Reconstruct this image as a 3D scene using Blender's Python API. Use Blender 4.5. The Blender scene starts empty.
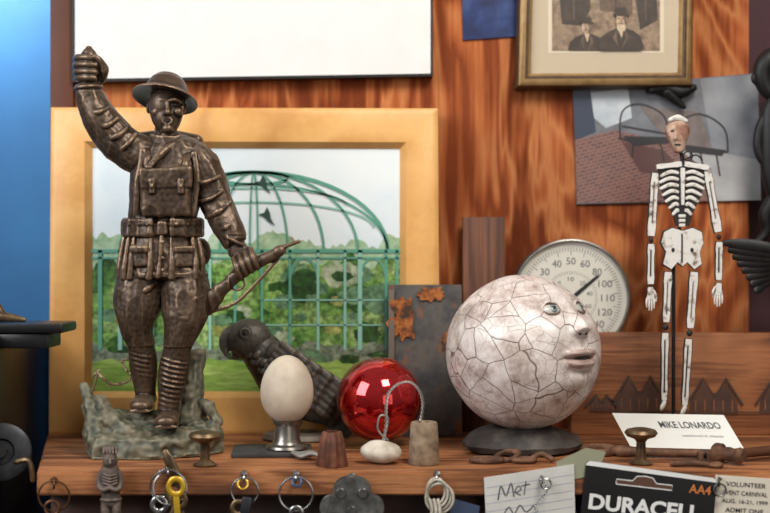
import bpy, bmesh, math, random
from mathutils import Vector, Matrix, Euler, noise
random.seed(7)
F=1200.0; D0=1.2; ZS=1.2; ZC=1.4155
def W(px,py,y):
    d=D0+y
    return Vector(((px-385)*d/F, y, ZC+(256.5-py)*d/F))
def S(y): return (D0+y)/F
def pyS(y): return 256.5+(ZC-ZS)*F/(D0+y)
def lin(c):
    o=[]
    for v in c[:3]:
        v=v/255.0
        o.append(v/12.92 if v<=0.04045 else ((v+0.055)/1.055)**2.4)
    return (o[0],o[1],o[2],1)
sc=bpy.context.scene
sc.view_settings.view_transform='Standard'

# ---------------- materials ----------------
def newmat(name):
    m=bpy.data.materials.new(name); m.use_nodes=True
    nt=m.node_tree; b=nt.nodes['Principled BSDF']
    return m,nt,b
def ramp(nt,cols,lo=.3,hi=.7):
    r=nt.nodes.new('ShaderNodeValToRGB'); e=r.color_ramp.elements
    n=len(cols)
    while len(e)<n: e.new(.5)
    for i,c in enumerate(cols):
        e[i].position=lo+(hi-lo)*i/max(1,n-1); e[i].color=lin(c)
    return r
def coords(nt,st=(1,1,1),rot=(0,0,0)):
    tc=nt.nodes.new('ShaderNodeTexCoord'); mp=nt.nodes.new('ShaderNodeMapping')
    mp.inputs['Scale'].default_value=st; mp.inputs['Rotation'].default_value=rot
    nt.links.new(tc.outputs['Object'],mp.inputs['Vector']); return mp
def ntex(nt,vec,scale,detail=5,dist=0,rough=.55):
    n=nt.nodes.new('ShaderNodeTexNoise'); n.inputs['Scale'].default_value=scale
    n.inputs['Detail'].default_value=detail; n.inputs['Distortion'].default_value=dist
    n.inputs['Roughness'].default_value=rough
    nt.links.new(vec.outputs[0],n.inputs['Vector']); return n
def addbump(nt,b,h,strength,dist=.001):
    bp=nt.nodes.new('ShaderNodeBump'); bp.inputs['Strength'].default_value=strength
    bp.inputs['Distance'].default_value=dist
    nt.links.new(h,bp.inputs['Height']); nt.links.new(bp.outputs[0],b.inputs['Normal'])
def M(name,cols,scale=60,rough=.5,metal=0,bump=0,bscale=None,st=(1,1,1),bd=.001,coat=0,detail=5,lo=.3,hi=.7,point=None,spec=.5,fine=None):
    m,nt,b=newmat(name)
    mp=coords(nt,st); n=ntex(nt,mp,scale,detail)
    r=ramp(nt,cols if len(cols)>1 else [cols[0],cols[0]],lo,hi)
    nt.links.new(n.outputs['Fac'],r.inputs[0])
    out=r.outputs[0]
    if fine:
        nf=ntex(nt,mp,fine[0],4); rf=nt.nodes.new('ShaderNodeValToRGB'); rf.color_ramp.elements[0].position=.38; rf.color_ramp.elements[1].position=.6
        k=fine[1]; rf.color_ramp.elements[0].color=(k,k,k,1); nt.links.new(nf.outputs['Fac'],rf.inputs[0])
        mf=nt.nodes.new('ShaderNodeMixRGB'); mf.blend_type='MULTIPLY'; mf.inputs[0].default_value=1
        nt.links.new(out,mf.inputs[1]); nt.links.new(rf.outputs[0],mf.inputs[2]); out=mf.outputs[0]
    if point:
        g=nt.nodes.new('ShaderNodeNewGeometry'); pr=nt.nodes.new('ShaderNodeValToRGB')
        pr.color_ramp.elements[0].position=point[1]; pr.color_ramp.elements[1].position=point[2]
        nt.links.new(g.outputs['Pointiness'],pr.inputs[0])
        mx=nt.nodes.new('ShaderNodeMixRGB'); nt.links.new(pr.outputs[0],mx.inputs[0])
        nt.links.new(out,mx.inputs[1]); mx.inputs[2].default_value=lin(point[0]); out=mx.outputs[0]
    nt.links.new(out,b.inputs['Base Color'])
    b.inputs['Roughness'].default_value=rough; b.inputs['Metallic'].default_value=metal
    b.inputs['Coat Weight'].default_value=coat
    b.inputs['Specular IOR Level'].default_value=spec
    if bump:
        n2=ntex(nt,mp,bscale or scale*2,6); addbump(nt,b,n2.outputs['Fac'],bump,bd)
    return m
def wood(name,cols,bandfreq=10,nscale=(6,6,.9),fib=(350,350,10),rough=.6,fibamt=.5,bump=.3,spec=.4,mott=.6,dist=.4):
    m,nt,b=newmat(name)
    mp=coords(nt,nscale); n=ntex(nt,mp,1,2,dist)
    mu=nt.nodes.new('ShaderNodeMath'); mu.operation='MULTIPLY'; mu.inputs[1].default_value=bandfreq
    nt.links.new(n.outputs['Fac'],mu.inputs[0])
    fr=nt.nodes.new('ShaderNodeMath'); fr.operation='PINGPONG'; fr.inputs[1].default_value=1
    nt.links.new(mu.outputs[0],fr.inputs[0])
    mp2=coords(nt,fib); n2=ntex(nt,mp2,1,4)
    mx=nt.nodes.new('ShaderNodeMath'); mx.operation='MULTIPLY_ADD'
    ad=nt.nodes.new('ShaderNodeMath'); ad.operation='SUBTRACT'; ad.inputs[1].default_value=.5
    nt.links.new(n2.outputs['Fac'],ad.inputs[0])
    nt.links.new(ad.outputs[0],mx.inputs[0]); mx.inputs[1].default_value=fibamt*2.4
    nt.links.new(fr.outputs[0],mx.inputs[2])
    mp3=coords(nt,(9,9,5)); n3=ntex(nt,mp3,1,5)
    r=ramp(nt,cols,0.05,.95); nt.links.new(mx.outputs[0],r.inputs[0])
    mm=nt.nodes.new('ShaderNodeMixRGB'); mm.blend_type='MULTIPLY'; mm.inputs[0].default_value=mott
    r3=nt.nodes.new('ShaderNodeValToRGB'); r3.color_ramp.elements[0].position=.32; r3.color_ramp.elements[1].position=.62
    r3.color_ramp.elements[0].color=(.42,.38,.36,1)
    nt.links.new(n3.outputs['Fac'],r3.inputs[0])
    nt.links.new(r.outputs[0],mm.inputs[1]); nt.links.new(r3.outputs[0],mm.inputs[2])
    nt.links.new(mm.outputs[0],b.inputs['Base Color'])
    b.inputs['Roughness'].default_value=rough; b.inputs['Specular IOR Level'].default_value=spec
    addbump(nt,b,n2.outputs['Fac'],bump,.0006)
    return m
def P(name,c,rough=.5,metal=0,coat=0):
    return M(name,[tuple(v*.985 for v in c),tuple(min(255,v*1.01) for v in c)],30,rough,metal,coat=coat)

# ---------------- builder ----------------
def cr(a,b,c,d,t):
    return tuple(0.5*((2*b[i])+(-a[i]+c[i])*t+(2*a[i]-5*b[i]+4*c[i]-d[i])*t*t+(-a[i]+3*b[i]-3*c[i]+d[i])*t*t*t) for i in range(len(b)))
def resamp(rows,sub):
    if sub<=1 or len(rows)<3: return rows
    o=[]
    for i in range(len(rows)-1):
        a=rows[max(0,i-1)]; b=rows[i]; c=rows[i+1]; d=rows[min(len(rows)-1,i+2)]
        for k in range(sub): o.append(cr(a,b,c,d,k/sub))
    o.append(rows[-1]); return o
class B:
    def __init__(s): s.v=[]; s.f=[]; s.m=[]; s.mats=[]
    def mi(s,m):
        if m not in s.mats: s.mats.append(m)
        return s.mats.index(m)
    def add(s,vs,fs,m):
        o=len(s.v); s.v+= [Vector(v) for v in vs]; k=s.mi(m)
        for f in fs: s.f.append([i+o for i in f]); s.m.append(k)
    def loft(s,pts,rad,m,n=16,ref=(0,1,0),sub=4,cap=1.0):
        rows=[tuple(p)+(tuple(r) if isinstance(r,(tuple,list)) else (r,r)) for p,r in zip(pts,rad)]
        rows=resamp(rows,sub)
        P3=[Vector(r[:3]) for r in rows]; N=len(P3)
        rings=[]
        def frame(i):
            t=(P3[min(N-1,i+1)]-P3[max(0,i-1)]).normalized()
            rf=Vector(ref); sd=t.cross(rf)
            if sd.length<.15: sd=t.cross(Vector((.3,0,1)))
            sd.normalize(); return t,sd,sd.cross(t)
        def ring(p,sd,up,rx,ry):
            return [p+sd*math.cos(2*math.pi*k/n)*rx+up*math.sin(2*math.pi*k/n)*ry for k in range(n)]
        t,sd,up=frame(0); r=min(rows[0][3:5])*cap
        if cap>0:
            for a in (75,50,25):
                a=math.radians(a); rings.append(ring(P3[0]-t*r*math.sin(a),sd,up,rows[0][3]*math.cos(a),rows[0][4]*math.cos(a)))
        for i in range(N):
            t,sd,up=frame(i); rings.append(ring(P3[i],sd,up,max(rows[i][3],1e-5),max(rows[i][4],1e-5)))
        r=min(rows[-1][3:5])*cap
        if cap>0:
            for a in (25,50,75):
                a=math.radians(a); rings.append(ring(P3[-1]+t*r*math.sin(a),sd,up,rows[-1][3]*math.cos(a),rows[-1][4]*math.cos(a)))
        vs=[v for rg in rings for v in rg]; fs=[]
        for i in range(len(rings)-1):
            for k in range(n):
                k2=(k+1)%n; fs.append([i*n+k,i*n+k2,(i+1)*n+k2,(i+1)*n+k])
        fs.append(list(range(n))[::-1]); L=(len(rings)-1)*n; fs.append([L+k for k in range(n)])
        s.add(vs,fs,m)
    def tube(s,pts,r,m,n=8,sub=4): s.loft(pts,[r]*len(pts),m,n,sub=sub)
    def grid(s,fn,nu,nv,m):
        vs=[fn(i/nu,j/nv) for j in range(nv+1) for i in range(nu)]
        w=nu; fs=[]
        for j in range(nv):
            for i in range(nu):
                i2=(i+1)%w
                fs.append([j*w+i,j*w+i2,(j+1)*w+i2,(j+1)*w+i])
        s.add(vs,fs,m)
    def ell(s,c,r,m,rot=None,n=20,nv=12):
        R=rot if rot is not None else Matrix.Identity(3); c=Vector(c)
        if not isinstance(r,(tuple,list)): r=(r,r,r)
        vs=[];fs=[]
        for j in range(1,nv):
            th=math.pi*j/nv
            for i in range(n):
                ph=2*math.pi*i/n
                vs.append(c+R@Vector((r[0]*math.sin(th)*math.cos(ph),r[1]*math.sin(th)*math.sin(ph),r[2]*math.cos(th))))
        vs.append(c+R@Vector((0,0,r[2]))); vs.append(c+R@Vector((0,0,-r[2])))
        for j in range(nv-2):
            for i in range(n):
                i2=(i+1)%n; fs.append([j*n+i,(j+1)*n+i,(j+1)*n+i2,j*n+i2])
        T=len(vs)-2
        for i in range(n):
            i2=(i+1)%n; fs.append([T,i,i2]); fs.append([T+1,(nv-2)*n+i2,(nv-2)*n+i])
        s.add(vs,fs,m)
    def lathe(s,prof,c,m,n=32,rot=None,flute=None,sq=(1,1)):
        R=rot if rot is not None else Matrix.Identity(3); c=Vector(c); vs=[];fs=[]
        for (r,z) in prof:
            for k in range(n):
                a=2*math.pi*k/n; rr=max(r,1e-6)
                if flute: rr*=1+flute[0]*math.cos(flute[1]*a)
                vs.append(c+R@Vector((rr*math.cos(a)*sq[0],rr*math.sin(a)*sq[1],z)))
        for j in range(len(prof)-1):
            for k in range(n):
                k2=(k+1)%n; fs.append([j*n+k,j*n+k2,(j+1)*n+k2,(j+1)*n+k])
        fs.append(list(range(n))[::-1]); L=(len(prof)-1)*n; fs.append([L+k for k in range(n)])
        s.add(vs,fs,m)
    def torus(s,c,Rr,r,m,rot=None,n=36,k=8,sq=(1,1)):
        R=rot if rot is not None else Matrix.Identity(3); c=Vector(c); vs=[];fs=[]
        for i in range(n):
            a=2*math.pi*i/n
            for j in range(k):
                b=2*math.pi*j/k; q=Rr+r*math.cos(b)
                vs.append(c+R@Vector((q*math.cos(a)*sq[0],q*math.sin(a)*sq[1],r*math.sin(b))))
        for i in range(n):
            for j in range(k):
                fs.append([i*k+j,((i+1)%n)*k+j,((i+1)%n)*k+(j+1)%k,i*k+(j+1)%k])
        s.add(vs,fs,m)
    def box(s,c,size,m,rot=None,bev=0.0,seg=2):
        bm=bmesh.new(); bmesh.ops.create_cube(bm,size=1)
        for v in bm.verts: v.co=Vector((v.co.x*size[0],v.co.y*size[1],v.co.z*size[2]))
        if bev>0: bmesh.ops.bevel(bm,geom=bm.edges[:],offset=bev,segments=seg,affect='EDGES',profile=.5)
        R=rot if rot is not None else Matrix.Identity(3); c=Vector(c)
        bm.verts.index_update()
        vs=[c+R@v.co for v in bm.verts]; fs=[[v.index for v in f.verts] for f in bm.faces]; bm.free()
        s.add(vs,fs,m)
    def prism(s,pts,y0,y1,m,at=None):
        a=[W(p[0],p[1],at if at is not None else y0) for p in pts]; n=len(a)
        vs=[Vector((p.x,y0,p.z)) for p in a]+[Vector((p.x,y1,p.z)) for p in a]
        fs=[list(range(n)),[n+i for i in range(n)][::-1]]+[[i,n+i,n+(i+1)%n,(i+1)%n] for i in range(n)]
        s.add(vs,fs,m)
    def flat(s,pts,y,m): s.add([W(p[0],p[1],y) for p in pts],[list(range(len(pts)))],m)
    def disc(s,cx,cy,rx,ry,y,m,n=24,rot=0):
        c,sn=math.cos(rot),math.sin(rot)
        s.flat([(cx+rx*math.cos(2*math.pi*i/n)*c-ry*math.sin(2*math.pi*i/n)*sn,cy+rx*math.cos(2*math.pi*i/n)*sn+ry*math.sin(2*math.pi*i/n)*c) for i in range(n)],y,m)
    def blob(s,cx,cy,rx,ry,y,m,sd=0,n=28,j=.35):
        s.flat([(cx+rx*math.cos(a)*(1+j*noise.noise(Vector((math.cos(a)*2.2,math.sin(a)*2.2,sd)))),cy+ry*math.sin(a)*(1+j*noise.noise(Vector((math.cos(a)*2.2,math.sin(a)*2.2,sd))))) for a in [2*math.pi*i/n for i in range(n)]],y,m)
    def ribbon(s,pts,w,y,m,sub=4):
        pts=resamp([tuple(p) for p in pts],sub); vs=[];n=len(pts)
        for i,p in enumerate(pts):
            a=pts[max(0,i-1)]; b=pts[min(n-1,i+1)]; dx,dy=b[0]-a[0],b[1]-a[1]; L=math.hypot(dx,dy) or 1
            nx,ny=-dy/L*w/2,dx/L*w/2
            vs+= [W(p[0]+nx,p[1]+ny,y),W(p[0]-nx,p[1]-ny,y)]
        s.add(vs,[[2*i,2*i+1,2*i+3,2*i+2] for i in range(n-1)],m)
    def text(s,body,cx,cy,w,h,y,m,rot=0,bold=0.0,fn=None):
        cu=bpy.data.curves.new('t','FONT'); cu.body=body; cu.offset=bold; cu.resolution_u=3
        ob=bpy.data.objects.new('t',cu); sc.collection.objects.link(ob)
        dg=bpy.context.evaluated_depsgraph_get(); dg.update(); me=bpy.data.meshes.new_from_object(ob.evaluated_get(dg))
        vs=[v.co.copy() for v in me.vertices]; fs=[list(p.vertices) for p in me.polygons]
        bpy.data.objects.remove(ob); bpy.data.meshes.remove(me)
        if not vs: return
        x0=min(v.x for v in vs);x1=max(v.x for v in vs);z0=min(v.y for v in vs);z1=max(v.y for v in vs)
        sx=w/(x1-x0); sy=h/(z1-z0); c,sn=math.cos(rot),math.sin(rot); out=[]
        for v in vs:
            a=(v.x-(x0+x1)/2)*sx; b=-(v.y-(z0+z1)/2)*sy
            q=(cx+a*c-b*sn,cy+a*sn+b*c)
            out.append(fn(*q) if fn else W(q[0],q[1],y))
        s.add(out,fs,m)
    def mesh(s,name):
        me=bpy.data.meshes.new(name); me.from_pydata([tuple(v) for v in s.v],[],s.f)
        for m in s.mats: me.materials.append(m)
        me.polygons.foreach_set('material_index',s.m)
        bm=bmesh.new(); bm.from_mesh(me); bmesh.ops.recalc_face_normals(bm,faces=bm.faces[:]); bm.to_mesh(me); bm.free()
        me.polygons.foreach_set('use_smooth',[True]*len(me.polygons))
        try: me.set_sharp_from_angle(angle=math.radians(38))
        except Exception: pass
        me.update(); return me
    def obj(s,name):
        if not s.v: return
        xs=[v.x for v in s.v];ys=[v.y for v in s.v];zs=[v.z for v in s.v]
        o=Vector(((min(xs)+max(xs))/2,(min(ys)+max(ys))/2,min(zs)))
        s.v=[v-o for v in s.v]
        ob=bpy.data.objects.new(name,s.mesh(name)); ob.location=o; sc.collection.objects.link(ob); return ob
def remesh(b,vox,smooth=2,disp=None):
    me=b.mesh('tmp'); ob=bpy.data.objects.new('tmp',me); sc.collection.objects.link(ob)
    md=ob.modifiers.new('r','REMESH'); md.mode='VOXEL'; md.voxel_size=vox; md.adaptivity=0
    if smooth:
        ms=ob.modifiers.new('s','SMOOTH'); ms.iterations=smooth; ms.factor=.5
    dg=bpy.context.evaluated_depsgraph_get(); dg.update(); m2=bpy.data.meshes.new_from_object(ob.evaluated_get(dg))
    vs=[]
    for v in m2.vertices:
        c=v.co.copy()
        if disp: c=c+v.normal*disp(c)
        vs.append(c)
    fs=[list(p.vertices) for p in m2.polygons]
    bpy.data.objects.remove(ob); bpy.data.meshes.remove(m2); bpy.data.meshes.remove(me)
    return vs,fs
def RX(a): return Matrix.Rotation(math.radians(a),3,'X')
def RY(a): return Matrix.Rotation(math.radians(a),3,'Y')
def RZ(a): return Matrix.Rotation(math.radians(a),3,'Z')

YW=0.30
# ================= ROOM =================
ply=wood('plywood',[(112,54,30),(152,82,46),(190,122,76),(168,94,54),(128,64,36)],5,(8,8,2.4),(170,170,7),.95,.34,.25,.1,.62,1.6)
b=B(); L=W(50,0,YW).x; R=W(749,0,YW).x
b.box(((L+R)/2,YW+.01,1.1),(R-L,.02,2.2),ply,bev=.001); b.obj('wall_back')
blue=M('blue_paint',[(26,88,140),(38,108,160)],6,.6)
b=B(); b.box((-.95,.66,1.125),(1.3,.02,2.25),blue); b.obj('wall_left')
b=B(); b.box((.8,.34,1.125),(.9,.02,2.25),P('plum_paint',(66,30,38),.7)); b.obj('wall_right')
b=B(); b.box((-.15,-.3,-.01),(3.0,2.0,.02),M('floor_concrete',[(70,62,56),(96,88,80)],12,.8)); b.obj('floor')
b=B(); a=W(50,0,YW-.012).x; c=W(73,0,YW-.012).x
b.box(((a+c)/2,YW-.006,1.6),(c-a,.0115,.8),wood('trim_wood',[(74,40,24),(108,60,34),(90,48,28)],6),bev=.001); b.obj('trim_1')

# shelf
shw=wood('shelf_wood',[(98,58,35),(150,94,56),(178,120,76),(124,74,44)],7,(1.6,14,6),(14,300,300),.6,.6,.5)
b=B(); T=.0235
pl=[W(37,472,0).x,W(37,472,0).x-.072]
xr=.62
vs=[(pl[0],0,ZS),(xr,0,ZS),(xr,YW,ZS),(pl[1],YW,ZS)]
vs=vs+[(v[0],v[1],ZS-T) for v in vs]
bm=bmesh.new(); vv=[bm.verts.new(v) for v in vs]
for f in ([0,1,2,3],[7,6,5,4],[0,4,5,1],[1,5,6,2],[2,6,7,3],[3,7,4,0]): bm.faces.new([vv[i] for i in f])
bmesh.ops.bevel(bm,geom=bm.edges[:],offset=.0018,segments=2,affect='EDGES'); bm.verts.index_update()
b.add([v.co.copy() for v in bm.verts],[[v.index for v in f.verts] for f in bm.faces],shw); bm.free()
b.obj('wooden_shelf')
b=B(); dkw=wood('cabinet_wood',[(44,24,16),(76,42,28),(58,34,22)],6,(2,8,6),(14,300,300))
b.box(((pl[0]+xr)/2,.165,(ZS-T-.0005)/2+.0002),(xr-pl[0]-.01,.27,ZS-T-.001),dkw,bev=.002)
b.obj('workbench_cabinet')

# ================= WHITE BOARD TOP =================
b=B(); y=YW-.018
b.prism([(72,-190),(433,-190),(433,76),(72,82)],y,YW-.001,P('black_edge',(22,21,22),.4))
b.flat([(75,-187),(430.5,-187),(430.5,73.5),(75,79)],y-.0006,P('blank_paper',(222,221,218),.6))
b.obj('framed_blank_poster')
b=B(); b.prism([(461,-30),(518,-30),(519,36),(463,40)],YW-.003,YW-.0005,M('blue_print',[(16,22,50),(32,50,98),(58,78,128)],30,.3)); b.obj('blue_snapshot')

# ================= GARDEN PICTURE =================
fw=wood('pale_oak',[(206,150,84),(222,168,98),(230,178,110),(214,158,90)],5,(4,4,4),(90,90,90),.42,.2,.1,.4,.12)
b=B(); yf=.255; yb=.292
pb=pyS(yf)
out=[(50,107),(438,108),(440,pb),(48,pb)]; inn=[(90,147),(400,148),(400,392),(90,392)]
mid1=[(56,113),(432,114),(434,pb-5),(54,pb-5)]; mid2=[(84,141),(406,142),(406,398),(84,398)]
def fr(b,rings,m):
    vs=[]
    for pts,yy in rings:
        for p in pts:
            q=W(p[0],p[1],yf); vs.append(Vector((q.x,yy,q.z)))
    fs=[]
    for i in range(len(rings)-1):
        for k in range(4): fs.append([i*4+k,i*4+(k+1)%4,(i+1)*4+(k+1)%4,(i+1)*4+k])
    b.add(vs,fs,m)
fr(b,[(out,yb),(out,yf+.004),(mid1,yf),(mid2,yf+.002),(inn,yf+.010),(inn,yb),(out,yb)],fw)
yp=yf+.011
sky=M('print_sky',[(200,218,228),(224,233,236),(234,238,236)],8,.35)
fol=M('print_foliage',[(34,76,30),(78,126,50),(122,166,78),(166,194,120),(88,140,60)],28,.4,detail=4,lo=.3,hi=.7,fine=(150,.35))
fol2=M('print_far_trees',[(140,178,136),(172,200,162),(198,216,190)],50,.4,detail=6,fine=(120,.75))
gra=M('print_grass',[(104,146,54),(150,184,82),(182,204,112)],40,.4,st=(.4,1,2),fine=(180,.7))
stn=M('print_stones',[(64,84,60),(142,152,128),(96,116,84)],110,.4,fine=(160,.5))
shr=[M('print_shrub_a',[(28,66,26),(60,104,40)],60,.4,fine=(170,.35)),M('print_shrub_b',[(96,148,62),(156,192,100)],60,.4,fine=(170,.5)),M('print_shrub_c',[(140,168,120),(204,206,180)],90,.4,fine=(170,.5)),M('print_shrub_d',[(74,120,84),(124,160,118)],60,.4,fine=(170,.45)),M('print_shrub_e',[(120,138,60),(188,186,110)],60,.4,fine=(170,.5))]
teal=P('print_teal',(92,156,134),.4); teal2=P('print_teal_light',(140,190,172),.4)
b.flat([(84,141),(406,141),(406,398),(84,398)],yp,sky)
def sky_line(x0,x1,base,amp,sd,st=3):
    o=[]; x=x0
    while x<=x1: o.append((x,base+amp*(noise.noise(Vector((x*.05,sd,0)))+.5*noise.noise(Vector((x*.21,sd,3)))))); x+=st
    return o
b.flat([(84,398)]+sky_line(84,406,240,14,1.3)+[(406,398)],yp-.0003,fol2)
b.flat([(84,398)]+sky_line(84,406,262,14,5.1)+[(406,398)],yp-.0005,fol)
rb=random.Random(3)
for i in range(60):
    x=rb.uniform(92,400); yy=rb.uniform(272,342); r=rb.uniform(7,20)*(1 if yy<310 else .75)
    b.blob(x,yy,r,r*rb.uniform(.5,.8),yp-.0006-.000004*i,shr[rb.choice((0,0,1,2,3,3,4,1))],i*1.7)
b.flat([(84,398)]+sky_line(84,406,345,8,9.1)+[(406,398)],yp-.0010,stn)
b.flat([(84,398)]+sky_line(84,406,361,6,3.1)+[(406,398)],yp-.0012,gra)
for i in range(14):
    b.blob(rb.uniform(92,400),rb.uniform(348,360),rb.uniform(6,14),rb.uniform(3,5),yp-.00125-.000004*i,shr[rb.choice((0,1,3))],i*2.3)
yt=yp-.0017
def arc(cx,cy,rx,ry,a0,a1,w,m,n=26):
    b.ribbon([(cx+rx*math.cos(math.radians(a0+(a1-a0)*i/n)),cy-ry*math.sin(math.radians(a0+(a1-a0)*i/n))) for i in range(n+1)],w,yt,m,1)
for rx,ry,w in ((134,80,3.6),(134,68,2),(104,80,2.4),(70,80,2.4),(34,80,2),(4,80,1.8)):
    arc(254,252,rx,ry,0,180,w,teal)
arc(254,228,120,26,0,180,1.8,teal2); arc(254,205,92,17,0,180,1.8,teal2); arc(254,178,34,6,0,360,2.4,teal)
b.ribbon([(88,251),(402,251)],3.6,yt-.0001,teal,1); b.ribbon([(88,258),(402,258)],1.8,yt-.0001,teal,1)
for x in (100,120,152,180,210,235,262,290,318,345,360,386,397):
    b.ribbon([(x,250),(x,350)],2.6 if x%4 else 4.2,yt-.0001,teal if x%3 else teal2,1)
for x0,x1 in ((120,152),(180,210),(235,262),(290,318),(360,386)):
    arc((x0+x1)/2,282,(x1-x0)/2,24,0,180,2.4,teal)
for yy in (300,325): b.ribbon([(262,yy),(400,yy)],1.4,yt-.0001,teal2,1)
gl=P('print_birds',(40,70,60))
for cx,cy,a in ((263,184,.9),(267,216,1.2)):
    b.flat([(cx-9,cy-2),(cx-3,cy-3),(cx,cy-9),(cx+3,cy-3),(cx+4,cy+3),(cx+8,cy+10),(cx+1,cy+5),(cx-3,cy+1)],yt-.0002,gl)
b.obj('framed_garden_photograph')

# ================= GOLD FRAME PORTRAIT =================
b=B(); yg=YW-.03
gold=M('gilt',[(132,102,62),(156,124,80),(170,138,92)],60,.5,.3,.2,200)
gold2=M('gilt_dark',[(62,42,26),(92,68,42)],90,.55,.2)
def frameq(b,outq,rings,m,at):
    vs=[]
    cx=sum(p[0] for p in outq)/4; cy=sum(p[1] for p in outq)/4
    for ins,yy in rings:
        for p in outq:
            q=W(p[0]+(ins if p[0]<cx else -ins),p[1]+(ins if p[1]<cy else -ins),at); vs.append(Vector((q.x,yy,q.z)))
    fs=[[i*4+k,i*4+(k+1)%4,(i+1)*4+(k+1)%4,(i+1)*4+k] for i in range(len(rings)-1) for k in range(4)]
    b.add(vs,fs,m)
oq=[(520,-60),(696,-62),(694,86),(517,87)]
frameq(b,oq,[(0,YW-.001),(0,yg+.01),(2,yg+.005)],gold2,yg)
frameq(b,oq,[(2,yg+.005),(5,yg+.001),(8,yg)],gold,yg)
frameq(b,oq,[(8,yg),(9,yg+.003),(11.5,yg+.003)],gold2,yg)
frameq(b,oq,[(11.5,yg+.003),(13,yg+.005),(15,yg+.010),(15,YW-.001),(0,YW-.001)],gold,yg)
yy=yg+.009
b.flat([(531,-46),(682,-46),(682,74),(531,74)],yy,P('cream_mat',(186,170,146),.8))
b.flat([(548,-40),(664,-40),(664,53),(548,53)],yy-.0003,P('print_border',(208,194,170),.8))
b.flat([(552,-40),(660,-40),(660,51),(552,51)],yy-.0004,M('sepia_ground',[(84,64,50),(120,96,76),(150,126,102),(100,78,60)],35,.5,detail=8,fine=(140,.7)))
sk=M('sepia_skin',[(140,112,90),(196,168,138)],260,.5,detail=2); dk=M('sepia_dark',[(44,34,28),(74,58,46)],70,fine=(180,.7)); md_=M('sepia_mid',[(84,66,52),(116,94,74)],90,fine=(160,.7)); lt=M('sepia_light',[(176,154,126),(204,184,156)],200)
def man(cx,cy,s,beard,z=0,t=0):
    Y=yy-.0010-z; bt_=51
    b.flat([(cx-20*s,min(bt_,cy+60*s)),(cx-22*s,cy+26*s),(cx-20*s,cy+17*s),(cx-13*s,cy+12*s),(cx-5*s,cy+8*s),(cx+5*s,cy+8*s),(cx+13*s,cy+11*s),(cx+19*s,cy+16*s),(cx+22*s,cy+26*s),(cx+20*s,min(bt_,cy+60*s))],Y,dk)
    b.flat([(cx-4*s,cy+9*s),(cx-8*s,cy+17*s),(cx-2*s,cy+28*s),(cx-4*s,cy+18*s)],Y-.0001,md_); b.flat([(cx+4*s,cy+9*s),(cx+8*s,cy+17*s),(cx+1*s,cy+28*s),(cx+4*s,cy+18*s)],Y-.0001,md_)
    b.flat([(cx-3*s,cy+8*s),(cx+3*s,cy+8*s),(cx+.5*s,cy+18*s)],Y-.0002,lt)
    b.blob(cx+t,cy,5.4*s,8.2*s,Y-.0003,sk,1.3,24,.12); b.blob(cx+t+2.6*s,cy+1*s,2.4*s,6.5*s,Y-.00035,md_,2,18,.2); b.blob(cx+t-.8*s,cy+1*s,3.8*s,6.2*s,Y-.0004,sk,3,18,.15)
    if beard: b.blob(cx+t,cy+7*s,4.4*s,4.6*s,Y-.00045,lt,4,20,.35)
    b.blob(cx+t,cy+3.6*s,2.6*s,.8*s,Y-.0005,md_,5,12)
    b.disc(cx+t,cy-5.2*s,8.8*s,1.5*s,Y-.0006,dk,rot=.05); b.flat([(cx+t-6*s,cy-5.6*s),(cx+t-5.8*s,cy-10.5*s),(cx+t-3*s,cy-12.6*s),(cx+t+1*s,cy-12*s),(cx+t+3.6*s,cy-12.8*s),(cx+t+5.9*s,cy-10*s),(cx+t+6*s,cy-5.6*s)],Y-.0007,dk)
    b.disc(cx+t-2.2*s,cy-1.5*s,1.3*s,.6*s,Y-.0008,md_,8); b.disc(cx+t+2.0*s,cy-1.5*s,1.3*s,.6*s,Y-.0008,md_,8)
    b.flat([(cx+t,cy-1*s),(cx+t+1*s,cy+2*s),(cx+t-.6*s,cy+2*s)],Y-.0008,md_)
b.flat([(556,-40),(592,-40),(590,10),(582,26),(562,24)],yy-.0006,dk); b.flat([(596,-40),(634,-40),(632,14),(600,10)],yy-.0007,md_); b.flat([(630,-40),(654,-40),(658,20),(640,30)],yy-.0006,dk)
for x in (573,615,645): b.ribbon([(x,-40),(x+1,20)],1.2,yy-.0008,md_ if x!=615 else dk,1)
man(587,27,.86,False,0,-.6); man(621,20,1.02,True,.0012,.4)
b.obj('framed_sepia_portrait')

# ================= PATIO SNAPSHOT =================
b=B(); y=YW-.004
b.prism([(573,89),(758,73),(761,200),(577,204)],y,YW-.0005,M('print_wall_grey',[(92,94,102),(122,124,130)],20,.35,fine=(90,.85)))
bri,nt,bs=newmat('print_bricks'); mp=coords(nt,(1,1,1),(math.radians(90),0,math.radians(14)))
bt=nt.nodes.new('ShaderNodeTexBrick'); bt.inputs['Scale'].default_value=60; bt.inputs['Color1'].default_value=lin((120,80,72)); bt.inputs['Color2'].default_value=lin((96,64,62)); bt.inputs['Mortar'].default_value=lin((134,108,100)); bt.inputs['Mortar Size'].default_value=.03
nt.links.new(mp.outputs[0],bt.inputs['Vector']); nt.links.new(bt.outputs[0],bs.inputs['Base Color']); bs.inputs['Roughness'].default_value=.35
b.flat([(575,140),(614,130),(668,142),(700,165),(712,201),(577,203)],y-.0004,bri)
b.flat([(668,142),(760,160),(761,200),(712,201),(700,165)],y-.0003,M('print_concrete',[(140,140,142),(176,176,176)],18,.35))
b.flat([(588,93),(628,88),(632,118),(606,128),(594,118)],y-.0004,M('print_column',[(160,170,178),(196,202,206)],30,.35))
b.flat([(573,89),(590,88),(596,132),(575,140)],y-.0005,P('print_dark_post',(52,60,78),.35))
b.flat([(700,79),(757,74),(760,160),(712,150)],y-.0002,M('print_wall_pale',[(110,112,120),(146,148,152)],20,.35))
b.flat([(640,106),(700,112),(712,150),(668,142)],y-.0005,M('print_shade',[(92,82,80),(124,112,108)],40,.35))
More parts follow.
